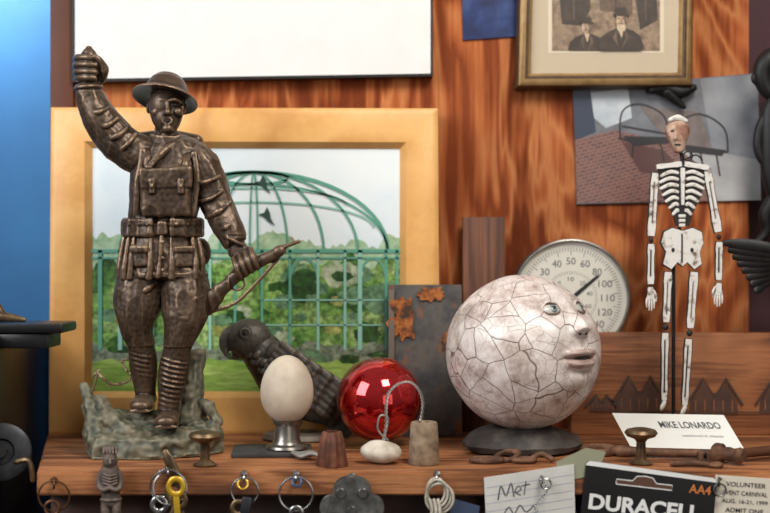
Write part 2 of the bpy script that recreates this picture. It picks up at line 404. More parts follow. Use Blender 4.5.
b.flat([(622,142),(664,150),(690,180),(640,172)],y-.0006,P('print_shadow_brick',(84,56,54),.35))
ir=P('print_iron',(40,38,42),.4)
for pts in ([(620,140),(622,112),(640,104),(664,116),(668,140)],[(668,140),(676,124),(700,114),(724,128),(728,152)],[(668,140),(700,150),(728,152)],[(622,126),(668,134)],[(690,146),(692,172)],[(716,152),(720,176)],[(634,138),(632,158)],[(660,140),(664,162)],[(620,138),(640,144),(668,140)],[(700,150),(706,180),(712,190)]):
    b.ribbon(pts,1.7,y-.0008,ir)
b.flat([(622,136),(666,137),(672,143),(634,146)],y-.0009,ir); b.flat([(672,143),(726,150),(722,156),(688,152)],y-.0009,ir)
b.obj('patio_snapshot')
blk=M('black_iron',[(14,14,15),(34,32,32)],60,.5,.3,.3,200)
b=B(); yc=.287; b.loft([W(652,90,yc),W(664,87,yc),W(680,92,yc),W(693,88,yc)],[(.005,.006),(.009,.008),(.009,.009),(.005,.006)],blk); b.loft([W(668,92,yc),W(676,100,yc),W(684,107,yc)],[.008,.006,.003],blk,sub=1)
b.tube([W(660,90,yc),W(660,90,.2985)],.004,blk,8,1); b.obj('bulldog_clip')

# ================= STICK + SLATE =================
b=B(); ya=.272
zt=W(480,217,ya).z; x0=W(463,0,ya).x; x1=W(505,0,ya).x
b.box(((x0+x1)/2,ya+.008,(zt+ZS)/2+.0003),(x1-x0,.016,zt-ZS-.0005),wood('weathered_stick',[(84,50,36),(124,78,54),(106,66,46)],4,(30,30,2),(300,300,9)),bev=.0015); b.obj('wooden_post_offcut')
b=B()
def slate(name,pos0,pos1,rc,sca):
    sl=M(name,[(44,44,46),(68,66,66),(88,82,76),(60,58,60)],22,.75,0,.5,90,lo=.35,hi=.65)
    nt=sl.node_tree; bs=nt.nodes['Principled BSDF']; src=bs.inputs['Base Color'].links[0].from_socket
    mp=coords(nt,(1,1,.7)); n=ntex(nt,mp,sca,8,.3,.65); r=nt.nodes.new('ShaderNodeValToRGB'); r.color_ramp.elements[0].position=pos0; r.color_ramp.elements[1].position=pos1
    nt.links.new(n.outputs['Fac'],r.inputs[0]); mx=nt.nodes.new('ShaderNodeMixRGB'); nt.links.new(r.outputs[0],mx.inputs[0]); nt.links.new(src,mx.inputs[1]); mx.inputs[2].default_value=lin(rc); nt.links.new(mx.outputs[0],bs.inputs['Base Color']); return sl
sl=slate('painted_slate',.56,.68,(132,78,42),34)
yt_=.245; ang=2.2; h=W(0,285,yt_).z-ZS; x0=W(388,0,.24).x; x1=W(462,0,.24).x
b.box(((x0+x1)/2,.2395+h/2*math.sin(math.radians(ang)),ZS+h/2+.0004),(x1-x0,.007,h),sl,RX(-ang),bev=.001)
rp_=M('rust_paint',[(70,50,38),(136,74,34),(172,104,50)],110,.85,0,.5,lo=.4,hi=.62)
b.blob(402,318,12,20,.2385,rp_,1,40,.9); b.blob(432,294,13,7,.2398,rp_,4,40,1.0); b.blob(448,340,5,9,.2375,rp_,7,30,.9)
b.box((x0+.004,.235+h/2*math.sin(math.radians(ang)),ZS+h*.62),(.007,.002,h*.7),P('slate_wood_edge',(104,94,82),.7),RX(-ang),bev=.0004)
b.obj('painted_slate_tile')

# ================= THERMOMETER =================
b=B(); yd=.272; c=W(571,298,yd); s=S(yd)
chm=M('brushed_rim',[(104,102,98),(154,152,146)],50,.35,.9)
Rm=RX(90)
b.lathe([(0,-.029),(57*s,-.029),(59*s,-.024),(59.5*s,-.002),(58.8*s,.003),(57.5*s,.0035),(56.5*s,0),(56.5*s,-.004),(0,-.004)],Vector((c.x,yd,c.z)),chm,64,Rm)
face=P('dial_face',(204,200,188),.5); ink=P('dial_ink',(84,84,86),.6); ink2=P('needle_black',(24,24,26),.5)
yq=yd+.0032
b.disc(571,298,56,56,yq,face,64)
for i in range(81):
    a=math.radians(225-270*i/80); l=46.5 if i%5 else 43
    b.flat([(571+math.cos(a+da)*rr,298-math.sin(a+da)*rr) for rr,da in ((l,-.006),(51,-.006),(51,.006),(l,.006))],yq-.0003,ink)
for i,t in enumerate(['40','20','0','20','30','40','50','60','80','100','110','120','140']):
    a=math.radians(225-270*i/12); b.text(t,571+math.cos(a)*37,298-math.sin(a)*37,4.6*len(t),7,yq-.0003,ink,bold=.0)
for a0 in range(0,48):
    a=math.radians(225-270*a0/47); b.flat([(571+math.cos(a+da)*rr,298-math.sin(a+da)*rr) for rr,da in ((24,-.008),(27,-.008),(27,.008),(24,.008))],yq-.0003,ink)
for i,t in enumerate(['-40','-20','0','10','20','40','60']):
    a=math.radians(205-230*i/6); b.text(t,571+math.cos(a)*19,298-math.sin(a)*19,3*len(t),4.2,yq-.0003,ink)
b.flat([(573,300),(571,296),(597,275),(600,276)],yq-.0009,ink2); b.lathe([(0,0),(.0045,0),(.0045,.0025),(0,.0035)],Vector((c.x,yq,c.z)),ink2,16,Rm)
b.obj('dial_thermometer')

# ================= HOUSE PLANK =================
b=B(); yk=.245
plk=wood('plank_wood',[(100,56,33),(150,92,55),(168,108,68),(122,72,43)],7,(2,8,9),(12,300,300),.55,.5)
x0=W(571,0,yk).x; zt=W(0,333,yk).z
b.box(((x0+.6)/2,yk+.012,(ZS+zt)/2+.0003),(.6-x0,.022,zt-ZS-.0006),plk,bev=.0015)
dkb=M('inlay_dark',[(60,38,28),(86,54,38)],60,.6); mdb=P('inlay_roof',(58,40,32),.6)
def house(x,y,w,h):
    b.prism([(x,y),(x+w*.02,y-h*.35),(x+w*.28,y-h),(x+w*.46,y-h*.62),(x+w*.56,y-h*.62),(x+w*.74,y-h*.95),(x+w*.98,y-h*.35),(x+w,y)],yk-.0012,yk+.002,dkb)
    b.ribbon([(x-5,y-h*.22),(x+w*.28,y-h-2),(x+w*.5,y-h*.5)],2.2,yk-.0015,mdb,1); b.ribbon([(x+w*.54,y-h*.5),(x+w*.74,y-h-2),(x+w+5,y-h*.25)],2.2,yk-.0015,mdb,1)
    for k in range(5): b.ribbon([(x+w*(.12+.19*k),y-2),(x+w*(.12+.19*k),y-h*.4)],1.0,yk-.0016,plk,1)
house(590,409,22,12); house(616,412,46,34); house(690,414,48,34); house(760,412,44,30)
b.ribbon([(590,410),(800,413)],1.5,yk-.0014,dkb,1)
b.obj('carved_house_plank')

# ================= SOLDIER =================
brz=M('bronze',[(34,26,21),(54,42,34),(74,59,47)],45,.38,.5,.35,260,point=((144,118,94),.489,.562))
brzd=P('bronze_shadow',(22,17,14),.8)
pat=M('bronze_patina',[(42,42,35),(72,74,62),(96,92,74),(88,68,50)],55,.6,.25,.5,160,point=((132,126,104),.487,.57))
y0=.115; s=S(y0)
def p(x,yv,d=0): return W(x,yv,y0+d*s)
def r_(l): return [tuple(q*s for q in (a if isinstance(a,(tuple,list)) else (a,a))) for a in l]
b=B(); m=brz
b.loft([p(163,277,0),p(163,262,0),p(162,245,0),p(162,226,0),p(164,208,0),p(167,188,0),p(170,168,0),p(170,152,0),p(168,142,1),p(166,133,1),p(166,124,0)],
       r_([(42,27),(41,26),(37,24),(34,22),(34,23),(37,25),(38,24),(34,20),(21,15),(12,12),(11,11)]),m,40,sub=4,cap=.15)
def band(cy,rx,ry,hh,th,cx=162,drop=0):
    N=48; vs=[]
    for i in range(N):
        a=2*math.pi*i/N
        for (dr,dz) in ((-2,-hh),(th,-hh),(th,hh),(-2,hh)):
            vs.append(p(cx+(rx+dr)*math.cos(a),cy+dz+drop*max(0,-math.sin(a)),(ry+dr)*math.sin(a)))
    fs=[]
    for i in range(N):
        for k in range(4): fs.append([i*4+k,i*4+(k+1)%4,((i+1)%N)*4+(k+1)%4,((i+1)%N)*4+k])
    b.add(vs,fs,m)
band(226,33,21,6,4.5,162,3); band(275,40,25,2,4.5,163,0); band(138,13,12,4,4,167,2)
for i,ang in enumerate((-66,-44,-24,24,44,66,95,-95)):
    a=math.radians(-90+ang); cx=162+37*math.cos(a); d=26*math.sin(a)
    R0=RZ(ang*.85)
    b.box(p(cx,228,d),(14*s,7*s,17*s),m,R0,bev=2.2*s); b.box(p(cx,222,d-2.2*math.cos(math.radians(ang))),(14.5*s,5*s,7*s),m,R0,bev=1.5*s)
    b.ell(p(cx,224,d-5.5*math.cos(math.radians(ang))),1.4*s,m,n=8,nv=6)
b.box(p(162,228,-27),(9*s,4*s,12*s),m,bev=1*s)
b.box(p(166,193,-26),(48*s,14*s,46*s),m,RX(3)@RY(-2),bev=4*s,seg=3)
b.box(p(166,178,-31.5),(50*s,6*s,20*s),m,RX(3)@RY(-2),bev=2*s)
for x in (152,181): b.box(p(x,186,-34),(5*s,3*s,14*s),m,bev=1*s); b.ell(p(x,186,-36),1.5*s,m,n=8,nv=6)
for q in ([(146,146,-8),(147,158,-24),(149,172,-32)],[(191,150,-8),(187,160,-24),(184,174,-32)],[(178,140,-12),(160,155,-25),(148,168,-31)]):
    b.loft([p(*k) for k in q],r_([(3.4,2.2)]*len(q)),m,8,cap=.5)
for q in ([(143,150,-20),(138,180,-24),(136,215,-22)],[(194,152,-18),(197,180,-22),(192,215,-24)]):
    b.loft([p(*k) for k in q],r_([(3,1.8)]*3),m,8,cap=.5)
b.box(p(168,175,30),(54*s,22*s,66*s),m,bev=5*s,seg=3); b.loft([p(140,140,26),p(168,138,28),p(196,142,26)],r_([8,8.5,8]),m)
b.ell(p(200,252,16),(11*s,8*s,14*s),m)
b.loft([p(162,236,-26),p(160,255,-29),p(158,277,-30)],r_([(2.0,2.0)]*3),m,8,cap=.5)
for x in (139,184): b.box(p(x,257,-24),(18*s,4*s,18*s),m,RZ(-22 if x<160 else 22),bev=1.6*s); b.box(p(x,249,-26),(19*s,3*s,6*s),m,RZ(-22 if x<160 else 22),bev=1.2*s)
for yv in (242,258,270): b.ell(p(163,yv,-29),1.5*s,m,n=8,nv=6)
for x,d0 in ((125,-18),(131,-22),(150,-27),(172,-27),(196,-19),(202,-12),(120,-8)):
    b.loft([p(x*.9+16,238,d0+2),p(x,262,d0-1),p(x-1,278,d0-1)],r_([1.2,2.6,3.2]),m,8,cap=.5)
# legs
b.loft([p(150,258,0),p(143,278,-1),p(139,298,-3),p(137,316,-5),p(138,332,-5),p(141,345,-2),p(143,358,2),p(144,372,4),p(145,386,5),p(146,398,6)],
       r_([(22,20),(24,22),(25,22),(21,20),(15.5,15),(13,13.5),(14,14.5),(13.5,14),(11,11.5),(10,10.5)]),m,24)
b.loft([p(177,258,0),p(184,280,-4),p(186,300,-8),p(184,320,-12),p(180,336,-14),p(177,350,-12),p(175,364,-9),p(172,380,-8),p(170,396,-9),p(168,410,-10)],
       r_([(20,20),(23,22),(24,22),(21,20),(15.5,15),(13.5,14),(15,15),(14.5,15),(11.5,12),(10.5,11)]),m,24)
for (x,yv,d,a) in ((138,326,-18,8),(136,318,-21,-6),(181,326,-27,-8),(184,318,-30,6),(130,300,-22,14),(192,300,-26,-12),(146,290,-22,-20)):
    b.loft([p(x-11,yv-a*.4,d+6),p(x,yv,d),p(x+11,yv+a*.4,d+6)],r_([1.2,2.6,1.2]),m,8,cap=.5)
def puttee(a,bb,ra,rb,n):
    for i in range(n):
        t=i/(n-1); q=[a[k]+(bb[k]-a[k])*t for k in range(3)]; rr=ra+(rb-ra)*t
        if 0.15<t<.6: rr+=1.2
        b.torus(p(*q),(rr-.3)*s,.8*s,m,RY(14)@RX(6),n=28,k=6)
puttee((141,343,-2),(146,396,6),12.9,10.0,12); puttee((177,349,-12),(168,408,-10),13.4,10.4,13)
def boot(x,yv,d,dx,L=26):
    b.loft([p(x+dx*.0,yv-8,d+6),p(x,yv-6,d),p(x-dx*.4,yv-2,d-L*.45),p(x-dx*.8,yv+1,d-L*.85),p(x-dx,yv+2,d-L)],r_([(10,8),(11,10),(11,8),(11.5,7),(9,5)]),m,20,ref=(0,0,1),cap=.8)
    b.loft([p(x,yv+2,d+9),p(x-dx*.4,yv+5,d-L*.45),p(x-dx,yv+7,d-L-2)],r_([(10,2),(11,2),(11,2)]),m,16,ref=(0,0,1),cap=.8)
    for k in range(4): b.loft([p(x-6-dx*.2*k,yv-8+k*2.0,d-8-k*3.5),p(x+6-dx*.2*k,yv-8+k*2.0,d-8-k*3.5)],r_([1.1,1.1]),m,6,sub=1)
boot(146,404,8,6); boot(169,420,-8,3)
# raised arm
b.loft([p(156,160,0),p(140,155,0),p(124,146,-1),p(110,132,-3),p(100,118,-5),p(93,104,-6),p(89,92,-6),p(88,86,-6)],
       r_([(20,17),(20,18),(20,18),(18.5,17),(17,16),(14.5,14),(13,13),(13.5,13)]),m,24,cap=.3)
b.torus(p(88.5,88,-6),12.8*s,1.8*s,m,RY(-5))
for (x1,y1,x2,y2) in ((98,128,118,118),(106,140,128,128),(118,152,136,134),(90,112,108,108)):
    b.loft([p(x1,y1,-14),p((x1+x2)/2,(y1+y2)/2+2,-21),p(x2,y2,-14)],r_([1.2,2.3,1.2]),m,8,cap=.5)
b.loft([p(88,88,-6),p(88,80,-6),p(89,72,-4)],r_([9,8.5,10]),m,16)
b.ell(p(89,67,-2),(13*s,8*s,13*s),m)
b.ell(p(89,60,-8),(9*s,8*s,12.5*s),m); b.lathe([(0,0),(3.5*s,0),(3*s,3*s),(0,4*s)],p(89,49.5,-8),m,12)
for i,yv in enumerate((57.5,64.5,71.5,77.5)):
    ww=(13,14,13.5,12)[i]
    b.loft([p(89-ww,yv+1,-2),p(89-ww*.85,yv,-12),p(89-ww*.2,yv,-18.5),p(89+ww*.45,yv+.5,-17.5)],r_([3.3,3.6,3.3,2.8]),m,10)
b.loft([p(100,81,-4),p(104,71,-10),p(100,61,-16),p(95,57,-18)],r_([4.4,4.3,3.6,3.2]),m,10)
# rifle arm
b.loft([p(184,158,0),p(198,162,0),p(207,178,-2),p(214,196,-5),p(221,212,-8),p(228,227,-11),p(235,242,-14)],
       r_([(18,16),(18.5,18),(18,17),(17,16),(15.5,15),(14.5,14),(12.5,12)]),m,24,cap=.3)
b.torus(p(234,240,-14),12*s,1.8*s,m,RY(28))
for (x,yv,w,a) in ((211,196,13,6),(218,210,13,8),(206,180,14,4),(226,225,11,5)):
    b.loft([p(x-w,yv+a,-12),p(x,yv+2,-25),p(x+w,yv-a,-14)],r_([1.2,2.3,1.2]),m,8,cap=.5)
b.loft([p(235,242,-14),p(239,252,-16),p(243,261,-17)],r_([(8.5,8),(10,7),(10,6)]),m,16)
for i in range(4):
    x=235+i*5.6; yv=267-i*3.2
    b.loft([p(x-1,yv-8,-23),p(x+1,yv-1,-30),p(x+4,yv+7,-29),p(x+6,yv+11,-22)],r_([3.1,3.1,2.8,2.4]),m,10)
b.loft([p(244,248,-18),p(252,254,-22),p(257,261,-26)],r_([3.8,3.5,2.8]),m,10)
RPTS=[(202,305),(222,288),(246,268),(300,243)]; RT=[0,.22,.45,1]
def rp(t,off=0,d=0):
    for i in range(3):
        if t<=RT[i+1] or i==2:
            u=(t-RT[i])/(RT[i+1]-RT[i]); a=RPTS[i]; c=RPTS[i+1]; break
    dx,dy=c[0]-a[0],c[1]-a[1]; L=math.hypot(dx,dy)
    return p(a[0]+dx*u-dy/L*off,a[1]+dy*u+dx/L*off,-8-14*min(1,t*1.6)+d)
b.loft([rp(0,2),rp(.1,2),rp(.2,1),rp(.30,0),rp(.42,0),rp(.6,0),rp(.76,0),rp(.84,-.5)],r_([(11,5),(9.5,5),(7,4.6),(6.5,4.6),(7,5),(6,4.6),(5,4),(3.6,3.4)]),m,16,cap=.4)
b.loft([rp(.42,-5),rp(.7,-4),rp(1.0,-2)],r_([2.8,2.4,2.0]),m,10)
b.loft([rp(.78,-1.5),rp(.81,-1.5)],r_([5.6,5.6]),m,12,sub=1); b.loft([rp(.94,-3),rp(.955,-8)],r_([1.6,1.2]),m,8,sub=1)
b.loft([rp(.36,-6),rp(.37,-7,-6),rp(.375,-5,-11)],r_([1.6,1.6,2.6]),m,8)
b.loft([rp(.27,6),rp(.30,12),rp(.36,12),rp(.38,6)],r_([1.3]*4),m,8)
b.loft([rp(.04,11,0),rp(.22,20,-2),rp(.46,19,-2),rp(.76,5,0)],r_([(2.0,1.1)]*4),m,8)
# head
b.ell(p(166,106,-1),(17*s,18*s,21*s),m,n=28,nv=20)
b.loft([p(166,111,-6),p(166.5,121,-8),p(167,129,-9)],r_([(15,12),(12.5,10.5),(8,7)]),m,20)
b.loft([p(167,101,-17),p(167.5,108,-19.5),p(167.8,112,-21.5)],r_([1.8,2.3,2.9]),m,10)
b.ell(p(165,113,-19.5),(1.8*s,2.2*s,1.6*s),m,n=8,nv=6); b.ell(p(170.8,113,-19.5),(1.8*s,2.2*s,1.6*s),m,n=8,nv=6)
b.loft([p(153,102.5,-12),p(160,99.5,-16.6),p(166,101,-17.4)],r_([1.6,2.1,1.6]),m,8); b.loft([p(168,101,-17.4),p(175,99.5,-16.6),p(181,102.5,-12)],r_([1.6,2.1,1.6]),m,8)
b.ell(p(156.5,112,-12.2),(5*s,5*s,4.4*s),m); b.ell(p(178,112,-12.2),(5*s,5*s,4.4*s),m)
b.torus(p(167.5,121,-17),4.4*s,1.4*s,m,RX(90)@Matrix.Diagonal((1.0,.72,1)),n=20,k=8)
b.ell(p(167.5,128.5,-15.5),(5.4*s,4.6*s,4*s),m)
for x in (148.5,184): b.ell(p(x,108,1),(2.4*s,3.5*s,6*s),m)
b.loft([p(150,100,-4),p(151,115,-8),p(157,128,-8),p(166,134,-9)],r_([1.2]*4),m,8); b.loft([p(183,100,-4),p(182,115,-8),p(177,128,-8),p(168,134,-9)],r_([1.2]*4),m,8)
Hh=RY(8)@RX(-19)
b.lathe([(0,25*s),(7*s,24.3*s),(13*s,21.5*s),(18*s,16*s),(21*s,9*s),(22.5*s,4*s),(27*s,.8*s),(33*s,-2.2*s),(33.4*s,-4.5*s),(27*s,-2.4*s),(20*s,-1.4*s),(0,-1.4*s)],p(165.5,96.5,1),m,48,Hh)
def cloth(c):
    px=385+c.x*F/(D0+y0); py=256.5-(c.z-ZC)*F/(D0+y0)
    if py<135 and px>130: return 0
    if px<105 and py<92: return 0
    if px>232 and py>235: return 0
    if py>392: return 0
    q=Vector((c.x*60,c.y*60,c.z*34)); a=noise.noise(q)
    return (1-abs(a)*2.2)*.0012*(1 if py<345 else .2)+noise.noise(c*220)*.0003
vs,fs=remesh(b,.00098,2,cloth)
sol=B(); sol.add(vs,fs,brz)
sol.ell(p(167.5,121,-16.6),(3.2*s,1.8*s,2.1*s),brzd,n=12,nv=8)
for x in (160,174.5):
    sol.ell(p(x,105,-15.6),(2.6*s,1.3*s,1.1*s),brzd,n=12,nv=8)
b=B(); m=pat
zb=ZS+.0005
out=[(W(92,0,.07).x,.068),(W(150,0,.07).x,.066),(W(200,0,.09).x,.088),(W(224,0,.115).x,.115),(W(218,0,.16).x,.165),(W(160,0,.17).x,.175),(W(96,0,.17).x,.17),(W(84,0,.115).x,.12)]
n=len(out)
vs=[(x,yv,zb) for x,yv in out]+[(x*.98-.004,yv*.9+.012,zb+hh) for (x,yv),hh in zip(out,(.022,.02,.018,.018,.03,.038,.040,.045))]
b.add([Vector(v) for v in vs],[list(range(n))[::-1],[n+i for i in range(n)]]+[[i,(i+1)%n,n+(i+1)%n,n+i] for i in range(n)],m)
def lump(x,yv,d,rx,ry,rz): b.ell(p(x,yv,d),(rx*s,ry*s,rz*s),m,RZ(random.uniform(-30,30)),n=10,nv=7)
b.loft([p(84,386,6),p(92,408,-6),p(98,440,-18),p(112,450,-24)],r_([(3,3),(10,10),(14,16),(12,14)]),m,7,sub=1)
b.loft([p(98,402,2),p(108,418,-10),p(130,436,-22)],r_([(8,8),(12,14),(12,14)]),m,7,sub=1)
lump(130,425,10,26,20,12); lump(150,420,10,20,22,9); lump(170,441,-16,26,22,9); lump(200,432,5,20,20,14); lump(120,438,-18,20,16,14); lump(186,436,-14,22,14,10); lump(150,444,-24,26,12,10); lump(212,436,0,10,14,14)
b.loft([p(196,352,22),p(195,375,20),p(193,400,16),p(190,425,12)],r_([(9,8),(9.5,9),(12,11),(17,15)]),m,9,sub=1,cap=.1)
b.loft([p(203,402,8),p(208,408,4),p(216,420,2)],r_([5,6,7]),m,7)
def rock(c):
    if c.z<zb+.002: return 0
    return noise.noise(c*55)*.004+noise.noise(c*150)*.0018
vs,fs=remesh(b,.0016,1,rock); vs=[Vector((v.x,v.y,max(v.z,zb))) for v in vs]
sol.add(vs,fs,pat)
wr=[p(97,372,0),p(103,378,-6),p(110,384,0),p(120,384,6),(p(130,380,0)),p(134,370,-4),p(130,360,0),p(122,362,4),p(128,372,2)]
sol.tube(wr,1.2*s,brz,6); sol.tube([p(92,392,2),p(96,380,0),p(97,372,0),p(92,378,2)],1.2*s,brz,6)
for c_ in wr:
    for k in range(2):
        d=Vector((random.uniform(-1,1),random.uniform(-1,1),random.uniform(-1,1))).normalized()*3.5*s
        sol.loft([c_-d,c_+d],r_([.6,.6]),brz,5,sub=1)
sol.obj('soldier_statuette')

# ================= SPHERICAL HEAD =================
crk,nt,bs=newmat('crackle_glaze')
mp=coords(nt); nd=ntex(nt,mp,25,2)
vm=nt.nodes.new('ShaderNodeVectorMath'); vm.operation='MULTIPLY_ADD'; vm.inputs[1].default_value=(.010,.010,.010)
nt.links.new(nd.outputs['Color'],vm.inputs[0]); nt.links.new(mp.outputs[0],vm.inputs[2])
def vor(scale,w,dark):
    v=nt.nodes.new('ShaderNodeTexVoronoi'); v.feature='DISTANCE_TO_EDGE'; v.inputs['Scale'].default_value=scale
    nt.links.new(vm.outputs[0],v.inputs['Vector']); r=nt.nodes.new('ShaderNodeValToRGB'); r.color_ramp.elements[0].position=w*.3; r.color_ramp.elements[1].position=w
    r.color_ramp.elements[0].color=(dark,dark,dark,1)
    nt.links.new(v.outputs['Distance'],r.inputs[0]); return r
v1=vor(31,.018,.1); v2=vor(66,.030,.6)
n=ntex(nt,mp,34,8,rough=.72); r=ramp(nt,[(146,126,118),(186,170,162),(212,200,194),(224,216,210)],.34,.62); nt.links.new(n.outputs['Fac'],r.inputs[0])
nn=ntex(nt,mp,14,2); rr=nt.nodes.new('ShaderNodeValToRGB'); rr.color_ramp.elements[0].position=.42; rr.color_ramp.elements[1].position=.54; nt.links.new(nn.outputs['Fac'],rr.inputs[0])
lg=nt.nodes.new('ShaderNodeMixRGB'); nt.links.new(rr.outputs[0],lg.inputs[0]); lg.inputs[1].default_value=(1,1,1,1); nt.links.new(v2.outputs[0],lg.inputs[2])
mu=nt.nodes.new('ShaderNodeMixRGB'); mu.blend_type='MULTIPLY'; mu.inputs[0].default_value=1; nt.links.new(v1.outputs[0],mu.inputs[1]); nt.links.new(lg.outputs[0],mu.inputs[2])
fm=nt.nodes.new('ShaderNodeMixRGB'); nt.links.new(mu.outputs[0],fm.inputs[0]); fm.inputs[1].default_value=lin((88,70,62)); nt.links.new(r.outputs[0],fm.inputs[2])
nt.links.new(fm.outputs[0],bs.inputs['Base Color']); bs.inputs['Roughness'].default_value=.32; addbump(nt,bs,mu.outputs[0],.35,.0005)
lip=M('lip_glaze',[(136,108,100),(172,148,140),(192,172,164)],70,.35)
y0=.135; s=S(y0); c=W(523,352,y0); Rr=77*s; az0=40
b=B()
def g(x): return math.exp(-x*x)
def sm(x): x=max(0,min(1,x)); return x*x*(3-2*x)
def hd(az,el):
    da=az-az0; h=0
    t=sm((38-el)/19)
    if el>19: nz=t*11*g(da/(3.2+2.6*t))
    else: nz=11*g(da/5.8)*g((19-el)/3.2)
    h+=nz
    for sg in (-1,1):
        h+=4.4*g((da-sg*5.8)/2.8)*g((el-18)/2.8)
        h-=4.4*g((da-sg*20)/10)*g((el-37)/7)
        h+=2.4*g((da-sg*19)/10)*g((el-48)/3.5)
        h+=2.6*g((da-sg*22)/9)*g((el-19)/9)
    h+=6*g((el-3.2+.0016*da*da)/2.6)*math.exp(-(da/15)**4)*(1-.25*g(da/3))
    h+=6.5*g((el+4.6-.003*da*da)/2.9)*math.exp(-(da/13.5)**4)
    h-=3.6*g((el+.6)/1.0)*math.exp(-(da/15)**4)
    h+=4.5*g((el+17)/7)*g(da/13)
    h-=1.2*g((el+10.5)/2.5)*g(da/10)
    return h
NU,NV=360,200
def fn(u,v):
    az=-180+360*u; el=-90+180*v; A=math.radians(az);E=math.radians(el)
    q_=Vector((math.sin(A)*math.cos(E),-math.cos(A)*math.cos(E),math.sin(E)))
    return c+q_*(Rr+hd(az,el)*s+noise.noise(q_*2.2)*.0014)
b.grid(fn,NU,NV,crk)
k=b.mi(lip)
for j in range(NV):
    for i in range(NU):
        az=-180+360*(i+.5)/NU; el=-90+180*(j+.5)/NV; da=az-az0
        if abs(el+.6)<9 and abs(da)<15.5*(1-((el+.6)/9)**2)**.5:
            if -7.8+.003*da*da<el<5.6-.048*abs(da)-.004*da*da: b.m[j*NU+i]=k
def sph(az,el,rad):
    A=math.radians(az);E=math.radians(el); return c+Vector((math.sin(A)*math.cos(E),-math.cos(A)*math.cos(E),math.sin(E)))*rad
ew=P('eye_white',(190,188,180),.2); ei=M('eye_iris',[(96,112,112),(140,150,146)],200,.2); ep=P('eye_pupil',(24,22,22),.2); ld=P('eyelid_line',(112,92,82),.5)
for sg in (-1,1):
    az=az0+sg*20; el=37.5
    R0=RZ(az)@RX(-el)
    b.ell(sph(az,el,Rr-4.4*s),(10.5*s,4.2*s,6*s),ew,R0,n=28,nv=16)
    b.ell(sph(az+2,el,Rr-1.4*s),(4.4*s,1.8*s,4.4*s),ei,R0); b.ell(sph(az+2,el,Rr+.0*s),(2.0*s,.9*s,2.0*s),ep,R0)
    b.tube([sph(az-10,el-1,Rr-3.0*s),sph(az-5,el+4.2,Rr-.9*s),sph(az,el+5.2,Rr-.3*s),sph(az+6,el+3.9,Rr-.9*s),sph(az+10.5,el-.5,Rr-3.0*s)],1.5*s,crk,8)
    b.tube([sph(az-10,el-1,Rr-2.9*s),sph(az-5,el+3.4,Rr-.5*s),sph(az,el+4.2,Rr+.1*s),sph(az+6,el+3.1,Rr-.5*s),sph(az+10.5,el-.5,Rr-2.8*s)],.6*s,ld,8)
    b.tube([sph(az-10,el-1,Rr-3.0*s),sph(az-5,el-4.2,Rr-1.4*s),sph(az,el-4.9,Rr-1.0*s),sph(az+6,el-3.9,Rr-1.4*s),sph(az+10.5,el-.5,Rr-3.0*s)],.9*s,ld,8)
    b.ell(sph(az0+sg*3.4,15.6,Rr+4.6*s),(1.7*s,1.4*s,1*s),ep,R0,n=10,nv=6)
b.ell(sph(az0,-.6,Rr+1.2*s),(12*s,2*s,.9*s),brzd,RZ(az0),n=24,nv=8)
hz=c.z-Rr
b.obj('ceramic_moon_head')
b=B(); st=M('dark_stone',[(32,28,27),(56,50,47),(78,72,66)],50,.6,0,.7,120)
H=hz-ZS
b.lathe([(0,0),(50*s,0),(59*s,.003),(61*s,.009),(54*s,.016),(46*s,H*.9),(38*s,H+.0012),(30*s,H+.004),(22*s,H+.001),(0,H-.001)],Vector((c.x-.002,y0,ZS+.0003)),st,48,flute=(.03,5),sq=(1,.82))
for v in b.v:
    if v.z>ZS+.002: v.x+=noise.noise(v*60)*.005; v.y+=noise.noise(v*60+Vector((3,1,2)))*.004; v.z+=noise.noise(v*70)*.0015
b.obj('stone_dish_stand')

# ================= BIRD =================
b=B(); y0=.213; s=S(y0); fe=M('bird_bronze',[(32,30,28),(54,50,45),(76,70,62)],60,.48,.3,.5,140,point=((116,108,96),.488,.56)); m=fe
b.loft([p(250,343,-4),p(259,349,-2),p(270,362,0),p(286,378,0),p(304,394,0),p(320,408,2),p(332,419,4)],
   r_([(18,15),(20,17),(23,19),(29,23),(27,22),(18,15),(9,7)]),m,28)
b.ell(p(249,339,-4),(23*s,17*s,20.5*s),m,n=28,nv=18)
b.loft([p(238,334,-6),p(229,337,-7),p(224.5,346,-7),p(228,358,-7)],r_([(12,8),(9,6),(5.5,4),(1.2,1.2)]),m,16)
b.loft([p(241,352,-6),p(235,356,-6),p(232,358,-6)],r_([(6,6),(4,4),(1.5,1.5)]),m,12)
b.torus(p(245,333,-20),4.4*s,1.4*s,m,RX(90),n=16,k=6); b.ell(p(245,333,-19.5),2.6*s,m,n=10,nv=8)
for sgn in (-1,1):
    b.loft([p(270,352,sgn*15),p(290,366,sgn*22),(p(310,384,sgn*20)),p(332,402,sgn*14),p(344,412,sgn*8)],r_([(9,5),(17,6),(17,6),(11,5),(4,3)]),m,20)
    for row in range(5):
        for k in range(6):
            t=k/5; x=268+row*12+t*18; yv=376+row*8-t*28
            b.loft([p(x-5,yv-5,sgn*(24-row*1.2)),p(x+7,yv+5,sgn*(27-row*1.5)),p(x+13,yv+10,sgn*(23-row*1.5))],r_([(3.6,1.8),(4.2,2.6),(2.0,1)]),m,8,sub=2)
    for k in range(6):
        b.loft([p(300+k*3,372+k*6-8,sgn*19),p(326+k*2,390+k*5-8,sgn*15),p(346-k*2,408+k*3-6,sgn*9)],r_([(3,2),(3.2,2.4),(1.6,1.2)]),m,8)
for row in range(6):
    for k in range(7):
        a=math.radians(-85+28*k); b.ell(p(250+row*7+10*math.sin(a),344+row*8+3*math.cos(a),-17-row*2.0+5*abs(math.sin(a))),(3.6*s,2.2*s,4.6*s),m,RY(35),n=8,nv=6)
